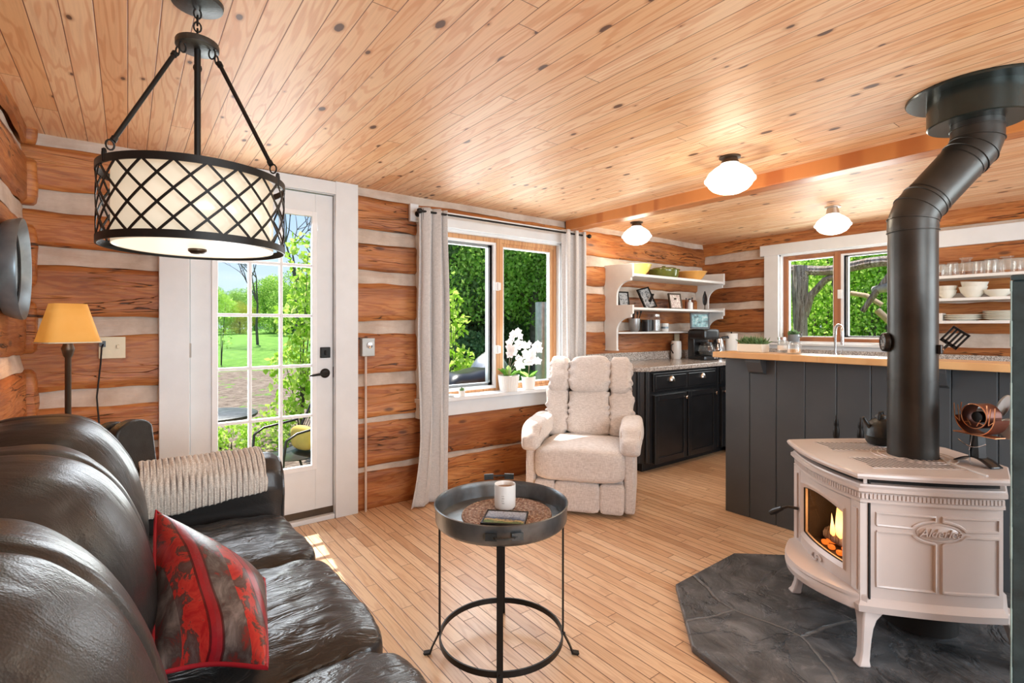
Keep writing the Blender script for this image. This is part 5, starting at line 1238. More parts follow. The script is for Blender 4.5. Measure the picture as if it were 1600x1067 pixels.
ro, ri = ring(False), ring(True); n_ = len(ro)
mb = MB(); vs = []; L = [(ro, .03), (ro, .004), ([(y*.985, z+(.004 if z < .4 else -.004)) for y, z in ro], 0.), ([(y*1.14, z+(-.022 if z < .36 else .022)) for y, z in ri], 0.), ([(y*1.11, z+(-.016 if z < .36 else .016)) for y, z in ri], -.007), ([(y*1.06, z+(-.01 if z < .36 else .01)) for y, z in ri], -.003), (ri, .004), (ri, .022)]
for pts, d_ in L: vs += [(fx(y, d_), y, z) for y, z in pts]
fs = [(l_*n_+i, l_*n_+(i+1) % n_, (l_+1)*n_+(i+1) % n_, (l_+1)*n_+i) for l_ in range(len(L)-1) for i in range(n_)]
mb.add(vs, fs); dr_ = mb.build('door', 'enamel', st, smooth=40)
mb = MB(); mb.tube([(fx(0, -.003), -.02+.02*math.cos(a)*1., zo0+.038+.010*math.sin(a)) for a in [k*PI/6 for k in range(9)]], .003, 6); mb.tube([(fx(0, -.003), .015+.02*math.cos(a), zo0+.03+.012*math.sin(a)) for a in [PI+k*PI/6 for k in range(9)]], .003, 6); mb.build('scroll', 'enamel', dr_, smooth=50)
mb = MB(); vs = [(fx(y, .014), y, z) for y, z in ri]; cen_ = len(vs); vs.append((fx(0, .014), 0, (zi0+zi1)/2)); mb.add(vs, [(i, (i+1) % n_, cen_) for i in range(n_)])
M['fireglass'] = glass_mat('fire_glass', (.92, .86, .8)); mb.build('door_glass', 'fireglass', dr_)
mb = MB(); mb.tube([(fx(y, .008), y, z) for y, z in ri], .004, 6, closed=True); mb.build('gasket', 'dark', dr_, smooth=50)
mb = MB(); mb.tube([(-.285, .205, .40), (-.325, .215, .405), (-.345, .235, .39)], .007, 8); h1 = mb.build('handle', 'gum', dr_, smooth=50)
MB().tube([(-.343, .232, .392), (-.362, .268, .365), (-.372, .285, .35)], [.010, .015, .012], 10).build('grip', 'gum', h1, smooth=50)
# firebox
mb = MB(); b0, b1 = (-.255, -.17, BOT+.10), (.12, .17, TOP-.17)
(x0, y0, z0), (x1, y1, z1) = b0, b1
mb.add([(x0,y0,z0),(x1,y0,z0),(x1,y1,z0),(x0,y1,z0),(x0,y0,z1),(x1,y0,z1),(x1,y1,z1),(x0,y1,z1)], [(0,3,2,1),(4,5,6,7),(0,1,5,4),(1,2,6,5),(2,3,7,6)])
M['firebrick'] = simple('sooty_firebrick', (.03, .022, .018), .9, var=.4); fb = mb.build('firebox', 'firebrick', st)
mb = MB(); mb.tube([(-.20, -.12, z0+.03), (-.17, .0, z0+.04), (-.19, .13, z0+.035)], .03, 10); mb.tube([(-.10, -.13, z0+.035), (-.12, .12, z0+.04)], .035, 10); mb.tube([(-.15, -.10, z0+.085), (-.12, .09, z0+.075)], .026, 10); mb.build('firewood', 'bark', fb, smooth=50)
n = NT('flame', .5); zz = n.sep(n.obj())[2]
fl = bpy.data.materials.new('flame'); fl.use_nodes = True; t = fl.node_tree; t.nodes.clear(); oo = t.nodes.new('ShaderNodeOutputMaterial'); em = t.nodes.new('ShaderNodeEmission'); tc = t.nodes.new('ShaderNodeTexCoord'); sp = t.nodes.new('ShaderNodeSeparateXYZ'); mr_ = t.nodes.new('ShaderNodeMapRange'); rp = t.nodes.new('ShaderNodeValToRGB')
t.links.new(tc.outputs['Object'], sp.inputs[0]); t.links.new(sp.outputs[2], mr_.inputs[0]); mr_.inputs[1].default_value = z0+.03; mr_.inputs[2].default_value = z0+.21; t.links.new(mr_.outputs[0], rp.inputs[0])
rp.color_ramp.elements[0].color = (1, .22, .03, 1); rp.color_ramp.elements[1].color = (1, .30, .05, 1); k_ = rp.color_ramp.elements.new(.4); k_.color = (1, .62, .22, 1); t.links.new(rp.outputs[0], em.inputs[0]); em.inputs[1].default_value = 2.6; t.links.new(em.outputs[0], oo.inputs[0]); M['flame'] = fl
mb = MB()
for (x, y, hh, r) in ((-.20, .03, .21, .026), (-.19, -.01, .16, .022), (-.17, -.05, .11, .020), (-.21, .065, .10, .016), (-.16, -.09, .07, .018), (-.18, .045, .13, .018)):
    mb.lathe([(r*a, hh*b_) for a, b_ in ((0, 0), (.8, .08), (1, .22), (.7, .45), (.42, .65), (.2, .85), (0, 1))], (x, y, z0+.045), n=10, sx=.5)
for i in range(len(mb.v)): x, y, z = mb.v[i]; mb.v[i] = (x+.01*nz(z*22, y*9), y+.012*nz(z*26, x*9+3), z)
mb.build('flame', 'flame', fb, smooth=80)
mb = MB(); rn = random.Random(5)
for k in range(26): mb.rbox((rn.uniform(-.23, -.08), rn.uniform(-.14, .12), z0+.012), (.025, .03, .02), 3, 2)
M['ember'] = emit_mat('ember', (1, .18, .02), .9, (.05, .02, .01)); mb.build('embers', 'ember', fb); fb.children[-1]['kind'] = 'stuff'
lf = bpy.data.lights.new('fire_glow', 'POINT'); lf.energy = .7; lf.color = (1, .45, .15); lf.shadow_soft_size = .04; lo = bpy.data.objects.new('fire_glow', lf); COL.objects.link(lo); lo.location = (2.499-.235*.749-.0, .711+.235*.663, HZ+.42)
# ash lip
mb = MB(); nn = 20
def lip(ins, z): return [(-.262-(.145-ins)*math.cos(PI/2*(2*k/nn-1)*.93)**.8 if k not in (0, nn) else -.262, (-.262+.524*k/nn)*(1-ins*.9), z) for k in range(nn+1)]
lay = [lip(.03, BOT+.0), lip(.005, BOT+.008), lip(0, BOT+.03), lip(.008, BOT+.045), lip(.0, BOT+.052), lip(.004, BOT+.062), lip(.02, BOT+.064)]
vs = [p for l_ in lay for p in l_]; m_ = nn+1
fs = [(j*m_+i, j*m_+i+1, (j+1)*m_+i+1, (j+1)*m_+i) for j in range(len(lay)-1) for i in range(nn)]+[tuple(range(m_)), tuple(range((len(lay)-1)*m_, len(lay)*m_))]
mb.add(vs, fs); mb.build('ash_lip', 'enamel', st, smooth=35)
# legs
for sx_ in (-1, 1):
    for sy_ in (-1, 1):
        mb = MB(); X, Y = sx_*.25-(.0), sy_*.232
        rows = [(BOT+.01, .060, .0), (BOT-.005, .056, .0), (BOT-.03, .034, .006), (BOT-.06, .024, .009), (BOT-.10, .019, .012), (.05, .017, .016), (.02, .019, .024), (.008, .026, .032), (.0, .028, .034)]
        vs = []
        for z, w_, off in rows:
            cx_, cy_ = X+sx_*off, Y+sy_*off*.8
            # L-shaped flaring shoulder toward the inside
            for (a, b_) in ((1, 1), (1, -1), (-1, -1), (-1, 1)):
                vs.append((cx_+sx_*(a*.016 if a > 0 else -w_), cy_+sy_*(b_*.016 if b_ > 0 else -w_), z))
        fs = [(4*i+k, 4*i+(k+1) % 4, 4*i+4+(k+1) % 4, 4*i+4+k) for i in range(len(rows)-1) for k in range(4)]+[(0, 1, 2, 3), tuple(4*(len(rows)-1)+k for k in range(4))]
        mb.add(vs, fs); mb.build('leg', 'enamel', st, bevel=.006, smooth=50)
MB().lathe([(0, .02), (.13, .02), (.13, BOT), (0, BOT)], (.10, .02, 0), n=24).build('ash_pan', 'dark', st, smooth=40, label='dark pedestal under the stove body')

# stove pipe
PR = .083; pa = Vector((2.55, .667, 0)); pb = Vector((2.742, .505, 0)); ztop = HZ+TOP
sp_ = empty('stove_pipe', (2.55, .667, ztop), label='black stove pipe with two elbows rising to the ceiling', cat='stove pipe')
def seg(name, a, b, r=PR, n=40, seams=()):
    mb = MB(); mb.tube([a, b], r, n, cap=False)
    d_ = (Vector(b)-Vector(a))
    for s_ in seams: p = Vector(a)+d_*s_; mb.tube([p-d_.normalized()*.004, p+d_.normalized()*.004], r+.0025, n, cap=False)
    return mb.build(name, 'pipe', sp_, True, smooth=40)
seg('lower_pipe', (pa.x, pa.y, ztop), (pa.x, pa.y, 1.615), seams=(.01, .33, .995))
low = MB().tube([(pa.x, pa.y, ztop), (pa.x, pa.y, ztop+.24)], PR+.0015, 40, cap=False).build('pipe_sleeve', 'pipe', sp_, True, smooth=40)
P1 = Vector((pa.x, pa.y, 1.665)); P2 = Vector((pb.x, pb.y, 1.94))
dv_ = (P2-P1).normalized()
def elbow(name, c, d0, d1, L=.07):
    d0 = Vector(d0).normalized(); d1 = Vector(d1).normalized(); dm = (d0+d1).normalized(); d14 = (d0*.62+d1*.38).normalized()
    pts = [c-d0*L, c-d0*L*.33-0*dm, c+dm*0+(d1-d0)*L*.05, c+d1*L*.33, c+d1*L]
    rings = []; mb = MB()
    # mitred gores: each gore a straight drum between tilted joint planes
    joints = [(c-d0*L, d0), (c-d0*L*.36, (d0*.8+d1*.2).normalized()), (c+d1*L*.36, (d0*.2+d1*.8).normalized()), (c+d1*L, d1)]
    axis_side = d0.cross(d1).normalized(); vs = []
    for p, nrm_ in joints:
        a = axis_side; b_ = nrm_.cross(a).normalized()
        vs += [p+a*PR*1.01*math.cos(2*PI*k/40)+b_*PR*1.03*math.sin(2*PI*k/40) for k in range(40)]
    fs = [(i*40+k, i*40+(k+1) % 40, (i+1)*40+(k+1) % 40, (i+1)*40+k) for i in range(3) for k in range(40)]
    mb.add(vs, fs)
    for p, nrm_ in joints:
        a = axis_side; b_ = nrm_.cross(a).normalized(); mb.tube([p+a*PR*1.015*math.cos(2*PI*k/40)+b_*PR*1.035*math.sin(2*PI*k/40) for k in range(40)], .0028, 6, closed=True)
    mb.build(name, 'pipe', sp_, True, smooth=30)
elbow('elbow', P1, (0, 0, 1), dv_); elbow('elbow', P2, dv_, (0, 0, 1))
seg('slanted_pipe', P1+dv_*.06, P2-dv_*.06, seams=(.12, .86))
seg('upper_pipe', (pb.x, pb.y, 2.0), (pb.x, pb.y, CEIL), seams=(.05,))
mb = MB(); mb.lathe([(PR, 2.032), (.155, 2.03), (.16, 2.034), (.16, CEIL-.008)], (pb.x, pb.y, 0), n=56); mb.build('ceiling_box', 'collar', sp_, True, smooth=35)
mb = MB(); mb.lathe([(.16, CEIL-.012), (.228, CEIL-.012), (.232, CEIL-.006), (.230, CEIL-.0)], (pb.x, pb.y, 0), n=64); mb.build('ceiling_plate', 'collar', sp_, True, smooth=35, label='dark green black ceiling plate')
# thermometer and clip on the pipe
vdir = Vector((-pa.x, -pa.y, 0)).normalized(); vside = Vector((-vdir.y, vdir.x, 0))
def onpipe(ang, z): d_ = vdir*math.cos(R(ang))+vside*math.sin(R(ang)); return Vector((pa.x, pa.y, z))+d_*PR, d_
p_, d_ = onpipe(-72, 1.145)
if (p_-Vector((pa.x, pa.y, 1.145))).dot(Vector((.798, -.603, 0))) > 0: p_, d_ = onpipe(72, 1.145)
e = empty('thermometer', p_, math.atan2(d_.y, d_.x), label='round magnetic dial thermometer on left side of stove pipe', cat='thermometer')
MB().lathe([(0, 0), (.038, 0), (.040, .006), (.037, .020), (.033, .022), (.031, .018), (0, .018)], n=36, T=TR((0, 0, 0), ry=R(90))).build('case', 'gum', e, smooth=35)
f_ = MB().lathe([(0, .0185), (.030, .0185)], n=36, T=TR((0, 0, 0), ry=R(90))).build('dial', 'steel', e)
mb = MB()
for k in range(12):
    a = 2*PI*k/12; mb.box((.0188, -.0012, .018), (.0196, .0012, .026), T=Matrix.Rotation(a, 4, 'X'))
mb.box((.0190, -.0015, -.004), (.0200, .0015, .022), T=Matrix.Rotation(R(40), 4, 'X')); mb.build('scale_marks', 'gum', f_)
# slotted turner hanging from a clip on the right of the pipe
p_, d_ = onpipe(72, 1.12)
if (p_-Vector((pa.x, pa.y, 1.12))).dot(Vector((.798, -.603, 0))) < 0: p_, d_ = onpipe(-72, 1.12)
e = empty('pipe_clip', p_, math.atan2(d_.y, d_.x), label='small black clip on the right side of the pipe', cat='clip')
MB().box((0, -.012, -.018), (.014, .012, .018)).build('block', 'gum', e, bevel=.003); MB().lathe([(0, 0), (.005, 0), (.005, .004), (0, .004)], n=12, T=TR((.014, 0, 0), ry=R(90))).build('screw', 'chrome', e)
# slotted turner standing in a crock on the bar behind the pipe
ty_ = xshelf(1478, 3.42)
e = empty('slotted_turner', (3.37, ty_+.02, BTOP+.0), label='black slotted turner standing tilted behind the stove pipe', cat='turner')
T = Matrix.Translation((0, .02, 0)) @ Matrix.Rotation(R(38), 4, 'X')
mb = MB(); mb.tube([(0, 0, .004), (0, 0, .10)], .0075, 8, T=T); mb.build('handle', 'gum', e, smooth=50)
mb = MB()
for k in range(5): mb.box((-.003, -.042+k*.0185, .10), (.003, -.032+k*.0185, .185), T=T)
mb.box((-.003, -.042, .095), (.003, .042, .112), T=T); mb.box((-.003, -.042, .178), (.003, .042, .19), T=T); mb.build('blade', 'gum', e, bevel=.001)

# stove-top fan
fq = Vector((2.60, .455, 0))
dpx = (1528-800)/794
fan = empty('stove_fan', ((.603+.798*dpx)*1.93, (.798-.603*dpx)*1.93, ztop), R(-118), label='copper and black heat powered fan standing on the stove', cat='stove fan'); fan.scale = (.9, .9, .9)
# local x = camera right-ish, y = away
mb = MB()
def arch(u, v): x = -.075+.15*u; return (x, -.03+.06*v, .004+.030*math.sin(PI*u))
mb.grid(arch, 20, 4); mb.build('arched_base', 'gum', fan, smooth=60, solid=.004)
MB().prism([(-.022, .03), (.022, .03), (.016, .125), (-.016, .125)], -.02, .02, axis='y').build('pedestal', 'gum', fan, bevel=.002)
MB().box((-.085, -.022, .125), (.085, .03, .129)).build('cross_plate', 'copper', fan, bevel=.001)
MB().tube([(-.008, -.026, .0), (-.012, -.028, .06), (.0, -.028, .125)], .0022, 6).build('bimetal_rod', 'chrome', fan)
MB().tube([(-.055+.11*k/10, -.03, .098-.022*math.sin(PI*k/10)) for k in range(11)], .0025, 6).build('curved_bar', 'chrome', fan)
FC = .205
mb = MB()
def band(r, w0=-.018, w1=.055, a0=0, a1=360, cz=FC, sx=1.): 
    pts = [(sx*r*math.cos(R(a0+(a1-a0)*k/28)), cz+r*math.sin(R(a0+(a1-a0)*k/28))) for k in range(29)]
    vs = [(x, y_, z) for y_ in (w0, w1) for x, z in pts]+[(x*.965, y_, cz+(z-cz)*.965) for y_ in (w0, w1) for x, z in pts]
    fs = []
    for k in range(28): fs += [(k, k+1, 29+k+1, 29+k), (58+k, 87+k, 87+k+1, 58+k+1), (k, 58+k, 58+k+1, k+1), (29+k, 29+k+1, 87+k+1, 87+k)]
    mb.add(vs, fs)
band(.052, a0=0, a1=360); band(.080, a0=185, a1=355)
mb.build('heat_fins', 'rust', fan, smooth=50)
mb = MB()
def ln(pts): mb.tube(pts, .0022, 6)
ln([(.051*math.cos(2*PI*k/32), -.019, FC+.051*math.sin(2*PI*k/32)) for k in range(33)])
ln([(.079*math.cos(R(185+170*k/24)), -.019, FC+.079*math.sin(R(185+170*k/24))) for k in range(25)])
for s in (-1, 1):
    for (xa, za, xb, zb3) in ((.079, -.01, .082, .045), (.058, -.03, .066, .04), (.058, -.03, .079, -.012), (.055, .015, .05, .052)):
        ln([(s*xa, -.019, FC+za), (s*xb, -.019, FC+zb3)])
    ln([(s*.04, -.019, FC-.03), (s*.02, -.019, FC-.025), (s*.028, -.019, FC-.012)]); ln([(s*.02, -.019, FC-.025), (s*.012, -.019, FC-.04)])
mb.build('copper_trim', 'copper', fan, smooth=50)
MB().lathe([(0, -.004), (.022, -.004), (.024, .002), (.024, .05), (0, .05)], n=24, T=TR((0, 0, FC-.004), rx=R(-90))).build('motor', 'gum', fan, smooth=40)
for k in range(3):
    a = R(62+120*k)
    def blade(u, v): 
        r = .02+.085*u; w_ = (.030*math.sin(PI*min(1, .25+.75*u))**.6+.002)*(v-.5)*2; x = math.cos(a)*r-math.sin(a)*w_; z = math.sin(a)*r+math.cos(a)*w_
        return (x+.01, .085+w_*.45, FC+z)
    MB().grid(blade, 12, 6).build('fan_blade', 'steel', fan, smooth=60, solid=.0015)

# little kettle on the far side of the stove top, fire tools behind
rpx = (1377-800)/794
ke = empty('kettle', ((.603+.798*rpx)*2.25, (.798-.603*rpx)*2.25, ztop+.006), label='dark little kettle behind the stove pipe on stove top', cat='kettle')
MB().lathe([(0, 0), (.05, 0), (.058, .012), (.056, .03), (.060, .036), (.054, .075), (.040, .10), (.022, .112), (.022, .118), (0, .12)], n=32).build('body', 'iron', ke, smooth=40)
MB().lathe([(0, .118), (.024, .118), (.02, .126), (.006, .13), (.006, .14), (0, .142)], n=20).build('lid', 'iron', ke, smooth=40)
k2 = MB().tube([(-.045, 0, .07), (-.07, 0, .10), (-.078, 0, .118)], [.010, .007, .006], 10).build('spout', 'iron', ke, smooth=50); k2.rotation_euler = (0, 0, R(-37))
MB().tube([(-.03, 0, .11), (-.02, 0, .14), (.02, 0, .14), (.035, 0, .10)], .004, 8).build('handle', 'blackmetal', ke, smooth=50)
ft = empty('fire_tool_stand', (2.96, 1.08, FLZ+.03), label='black fire tool stand between the stove and the bar', cat='fire tools')
MB().lathe([(0, 0), (.09, 0), (.09, .012), (.012, .02), (.012, .55)], n=24).build('stand', 'blackmetal', ft, smooth=40)
for px, lb in ((1307, 'poker'), (1345, 'brush'), (1357, 'shovel')):
    q = (px-800)/794; dd = 2.6; X, Y = (.603+.798*q)*dd, (.798-.603*q)*dd; tp = .672 if lb == 'shovel' else .735
    zt_ = 1.21-(648-510)/794*dd if lb == 'poker' else 1.21-(652-510)/794*dd
    if lb == 'shovel': zt_ = 1.21-(677-510)/794*dd
    mb = MB(); x_, y_ = X-2.96, Y-1.08; zt_ -= FLZ+.03
    mb.lathe([(0, zt_), (.004, zt_-.005), (.005, zt_-.02), (.010, zt_-.03), (.012, zt_-.05), (.009, zt_-.06), (.014, zt_-.07), (.016, zt_-.10), (.010, zt_-.13), (.006, zt_-.15), (.005, .06), (0, .05)], (x_, y_, 0), n=14)
    mb.build(lb, 'blackmetal', ft, smooth=45)
for a in (0, 1): pass
MB().tube([(-.30+.0, .0, .50), (.0, 0, .50)], .004, 6).build('hook_bar', 'blackmetal', ft)

# ---------------------------------------------------------------- window sill plants
def orchid(name, loc, r, h, lab, seed, stems, ribbed=True):
    e = empty(name, loc, label=lab, cat='potted plant', group='potted orchids on the window sill')
    mb = MB()
    def pf(u, v):
        a = 2*PI*u; rr = r*(.80+.2*v)*(1+(.018*math.cos(a*26) if ribbed and .05 < v < .9 else 0)); return (rr*math.cos(a), rr*math.sin(a), h*v)
    mb.grid(pf, 130, 12, cu=True); mb.lathe([(0, .002), (r*.8, .002)], n=40); mb.lathe([(r, h), (r*1.03, h+.003), (r*.96, h+.004), (r*.92, h*.85), (0, h*.84)], n=40); mb.build('pot', 'ceramic', e, smooth=50)
    MB().lathe([(0, h*.86), (r*.92, h*.86)], n=30).build('soil', 'soil', e)
    rn = random.Random(seed); mb = MB()
    for k in range(7):
        a = rn.uniform(0, 2*PI); L = rn.uniform(.12, .19); up = rn.uniform(.6, 1.5)
        def lf(u, v):
            s_ = u*L; w_ = .024*math.sin(PI*min(.98, .12+.86*u))*(v-.5)*2; rr = s_*.75; z = h*.85+s_*up*.75-(u**2)*L*.35*up
            return (rr*math.cos(a)-w_*math.sin(a), rr*math.sin(a)+w_*math.cos(a), z-abs(w_)*.3)
        mb.grid(lf, 10, 5)
    mb.build('leaves', 'plant', e, smooth=60, solid=.001)
    fl_ = MB(); sm = MB()
    for (dx, dy, H) in stems:
        pts = []
        for k in range(12):
            t = k/11; pts.append(Vector((dx*t**1.6, dy*t**1.6, h*.85+H*math.sin(t*PI*.62)/math.sin(PI*.5)*1.0)))
        sm.tube(pts, .0022, 6)
        for k in range(5, 12):
            c_ = pts[k]+Vector((rn.uniform(-.02, .02), rn.uniform(-.02, .02), rn.uniform(-.02, .02)))
            f = Vector((rn.uniform(-.8, .3), -1+rn.uniform(-.3, .3), rn.uniform(-.5, .4))).normalized(); s1 = f.cross(Vector((0, 0, 1))).normalized(); u1 = s1.cross(f)
            for q in range(5):
                a = 2*PI*q/5+.3; dd = s1*math.cos(a)+u1*math.sin(a); pp = s1*-math.sin(a)+u1*math.cos(a); L = .038
                fl_.add([c_, c_+dd*L*.5-pp*L*.42+f*.004, c_+dd*L+f*.006, c_+dd*L*.5+pp*L*.42+f*.004], [(0, 1, 2, 3)])
            fl_.add([c_+f*.006+s1*.004, c_+f*.006+u1*.004, c_+f*.006-s1*.004, c_+f*.006-u1*.004], [(0, 1, 2, 3)])
    sm.build('stem', 'bark', e, smooth=60); fl_.build('flowers', 'orchid', e)
    return e
SZ = .686
orchid('potted_orchid', (2.475, WY-.072, SZ), .088, .125, 'larger white ribbed pot with pink white orchid on the sill', 3, [(.10, -.01, .36), (.24, -.02, .18), (.02, -.02, .24), (.18, -.03, .27), (.30, -.03, .12)])
orchid('potted_orchid', (2.685, WY-.07, SZ), .06, .10, 'smaller white pot with orchid nearest the recliner', 8, [(.03, .0, .22), (.10, -.02, .28)], False)
e = empty('succulent_pot', (2.015, WY-.10, SZ), label='tiny white pot with a succulent on the sill left', cat='potted plant')
MB().lathe([(0, 0), (.022, 0), (.027, .04), (.023, .04), (.02, .03), (0, .03)], n=20).build('pot', 'ceramic', e, smooth=40); mb = MB(); leaves(mb, 26, dome(.02, .02), .022, 4); mb.build('foliage', 'herb', e, loc=(0, 0, .032))
e = empty('sill_dish', (1.925, WY-.09, SZ), label='small white dish on sill beside the grey curtain', cat='dish')
MB().lathe([(0, 0), (.02, 0), (.034, .014), (.032, .016), (.018, .006), (0, .005)], n=24).build('dish', 'ceramic', e, smooth=40); MB().rbox((0, 0, .014), (.022, .018, .016), 2.4, 6).build('stone', 'cream', e, smooth=60)

# ---------------------------------------------------------------- outside
GZ0 = -.42
def ground_z(x, y):
    d_ = max(0, y-5); z = GZ0+min(d_, 8)*.075+max(0, min(d_-8, 30))*.022
    dx = max(0, x-9); z = max(z, GZ0+min(dx, 20)*.03)
    return z+.03*nz(x*.7, y*.7)
nb = NT('meadow', .95); v = nb.obj(); x_, y_, z_ = nb.sep(v); f = nb.noise(v, 3.5, 5, .65); g_ = nb.noise(v, 24, 4, .7)
grass = nb.ramp(f, [(.3, (.10, .28, .015)), (.5, (.19, .44, .035)), (.7, (.32, .56, .08))])
grass = nb.mix(nb.math('MULTIPLY', nb.smooth(g_, .45, .65), .4), grass, (.05, .16, .02))
straw = nb.ramp(nb.noise(nb.map(v, (1, 2.5, 1)), 7, 8, .75), [(.35, (.13, .085, .055)), (.5, (.30, .22, .16)), (.65, (.50, .40, .31))])
bed = nb.math('ADD', y_, nb.math('MULTIPLY', nb.math('SUBTRACT', nb.noise(v, .8, 4), .5), 1.6))
inb = nb.math('MULTIPLY', nb.smooth(bed, 5.1, 5.4), nb.math('SUBTRACT', 1., nb.smooth(bed, 12.8, 13.4)))
inb = nb.math('MULTIPLY', inb, nb.math('SUBTRACT', 1., nb.smooth(x_, 3.5, 5.)))
tuft = nb.smooth(nb.noise(v, 2.2, 4, .7), .58, .63)
inb = nb.math('MULTIPLY', inb, nb.math('SUBTRACT', 1., nb.math('MULTIPLY', tuft, .8)))
nb.col(nb.mix(inb, grass, straw)); nb.bump(nb.math('ADD', f, g_), 1., .08); M['meadow'] = nb.m
def gf(u, v):
    x = -30+90*u; y = WY+.14+75*v**1.7
    return (x, y, ground_z(x, y))
mb = MB(); mb.grid(gf, 130, 120); 
def gf2(u, v): x = WX+.16+55*u**1.7; y = WY+.14-20*v; return (x, y, ground_z(x, WY+.14))
mb.grid(gf2, 60, 20); tag(mb.build('ground', 'meadow', smooth=80), kind='structure')
M['leaf_bright'] = leaf_mat('bright_leaves', [(.22, .46, .03), (.40, .66, .07), (.58, .78, .15), (.70, .84, .28)], .5)
M['leaf_mid'] = leaf_mat('mid_leaves', [(.12, .26, .04), (.25, .46, .07), (.40, .62, .12), (.55, .74, .22)], .55)
M['leaf_dark'] = leaf_mat('conifer_needles', [(.09, .16, .07), (.17, .28, .12), (.27, .41, .18), (.40, .54, .27)], .55)
M['leaf_yellow'] = leaf_mat('yellow_leaves', [(.30, .38, .04), (.50, .50, .06), (.62, .58, .10), (.42, .50, .12)], .45)
M['trunk'] = simple('grey_trunk', (.12, .10, .08), .9, var=.4, scale=12, bump=.7)
def crown(n, blobs, size, seed):
    mb = MB(); rn = random.Random(seed); wts = [b[3]**2 for b in blobs]
    for _ in range(n):
        b = rn.choices(blobs, wts)[0]; d_ = Vector((rn.gauss(0, 1), rn.gauss(0, 1), rn.gauss(0, 1))).normalized(); r = b[3]*(.55+.45*rn.random()**.5)
        p = Vector(b[:3])+Vector((d_.x*r, d_.y*r, d_.z*r*(b[4] if len(b) > 4 else 1)))
        s = size*rn.uniform(.5, 1.3); a = Vector((rn.gauss(0, 1), rn.gauss(0, 1), rn.gauss(0, .6))).normalized(); c_ = a.orthogonal().normalized(); q = Matrix.Rotation(rn.uniform(0, 6.28), 3, a) @ c_
        t = a.cross(q); mb.add([p, p+q*s*.5+t*s*.32, p+q*s, p+q*s*.5-t*s*.32], [(0, 1, 2, 3)])
    return mb
def tree(name, loc, blobs, n, size, mat, lab, cat, group, trunk=(.12, 3), seed=1, s=1):
    e = empty(name, loc, seed*1.3, label=lab, cat=cat, group=group); e.scale = (s, s, s)
    crown(n, blobs, size, seed).build('foliage', mat, e)
    mb = MB(); r, h = trunk; mb.tube([(0, 0, -.2), (.02*h, .01*h, h*.5), (-.02*h, 0, h)], [r, r*.8, r*.5], 8)
    rn = random.Random(seed)
    for k in range(8):
        a = rn.uniform(0, 6.28); z = h*rn.uniform(.45, .9); L = h*.3; mb.tube([(0, 0, z), (math.cos(a)*L, math.sin(a)*L, z+L*.8)], [r*.4, r*.1], 5)
    mb.build('trunk', 'trunk', e, smooth=50); return e
rn = random.Random(12)
def blobs_round(h, w, n, seed): 
    q = random.Random(seed); return [(q.uniform(-w, w)*.6, q.uniform(-w, w)*.6, h*(.35+.6*q.random()), w*q.uniform(.3, .55)) for _ in range(n)]
def blobs_cone(h, w, seed):
    q = random.Random(seed); return [(math.cos(k*2.4)*w*(1-k/16)*.45, math.sin(k*2.4)*w*(1-k/16)*.45, h*(.04+.93*k/15), w*(1-k/17)*.55, .55) for k in range(16)]
A = tree('deciduous_tree', (0, 0, 0), blobs_round(5, 2.4, 16, 1), 24000, .10, 'leaf_mid', 'x', 'tree', 'x', (.14, 3.4), 1)
B = tree('conifer_tree', (0, 0, 0), blobs_cone(8, 2.2, 2), 34000, .10, 'leaf_dark', 'x', 'tree', 'x', (.16, 7), 2)
Cc = tree('flowering_tree', (0, 0, 0), blobs_round(4, 1.8, 12, 5), 10000, .11, 'leaf_yellow', 'x', 'tree', 'x', (.08, 2.6), 3)
D = tree('young_tree', (0, 0, 0), blobs_round(5, 2.2, 12, 9), 20000, .10, 'leaf_bright', 'x', 'tree', 'x', (.09, 3.2), 4)
def at(px, dep): q = (px-800)/794; return ((.603+.798*q)*dep, (.798-.603*q)*dep)
used = set()
def plant_tree(src, px, dep, s, lab, grp):
    x, y = at(px, dep); o = src if src.name not in used else copy_tree(src); used.add(src.name)
    o.location = (x, y, ground_z(x, y)-.05); o.scale = (s, s, s*1.0); o.rotation_euler = (0, 0, rn.uniform(0, 6)); tag(o, lab, group=grp); return o
GD = 'trees beyond the lawn seen through the door'; GW = 'trees seen through the door wall window'
for px, dep, s, src, lb in ((352, 30, .95, A, 'green tree beyond the lawn at left edge of the door glass'), (375, 27, .8, Cc, 'yellow green bush left of the bare tree'), (398, 33, 1.0, D, 'bright tree right behind the bare tree'), (430, 29, 1.1, A, 'green tree beyond lawn in the middle door panes'), (455, 30, 1.3, D, 'bright tree beyond lawn behind the right door panes'), (480, 26, 1.2, A, 'green tree beyond the lawn at the right door edge'), (330, 26, .9, D, 'bright tree hidden by the left door stile'), (500, 30, 1.4, B, 'dark conifer behind the right door stile')):
    o_ = plant_tree(src, px, dep*1.25, s*.78, lb, GD); o_.location.z -= .8*s
for px, dep, s, src, lb in ((700, 14.5, 1.15, B, 'dark conifer behind the left window sash near the curtain'), (728, 17, 1.25, B, 'dark conifer behind the middle of the left sash'), (757, 15.5, 1.15, B, 'dark conifer right side of the left sash'), (785, 15, .95, A, 'mid green tree just right of the window mullion'), (812, 17, 1.35, D, 'bright tree in the right window pane'), (838, 14, 1.1, A, 'green tree behind the orchids in the right pane'), (866, 16, 1.3, A, 'green tree at the right edge of the window'), (800, 24, 1.7, B, 'tall far conifer in the right pane'), (740, 24, 1.6, A, 'far green tree high in the left sash')):
    plant_tree(src, px, dep, s, lb, GW)
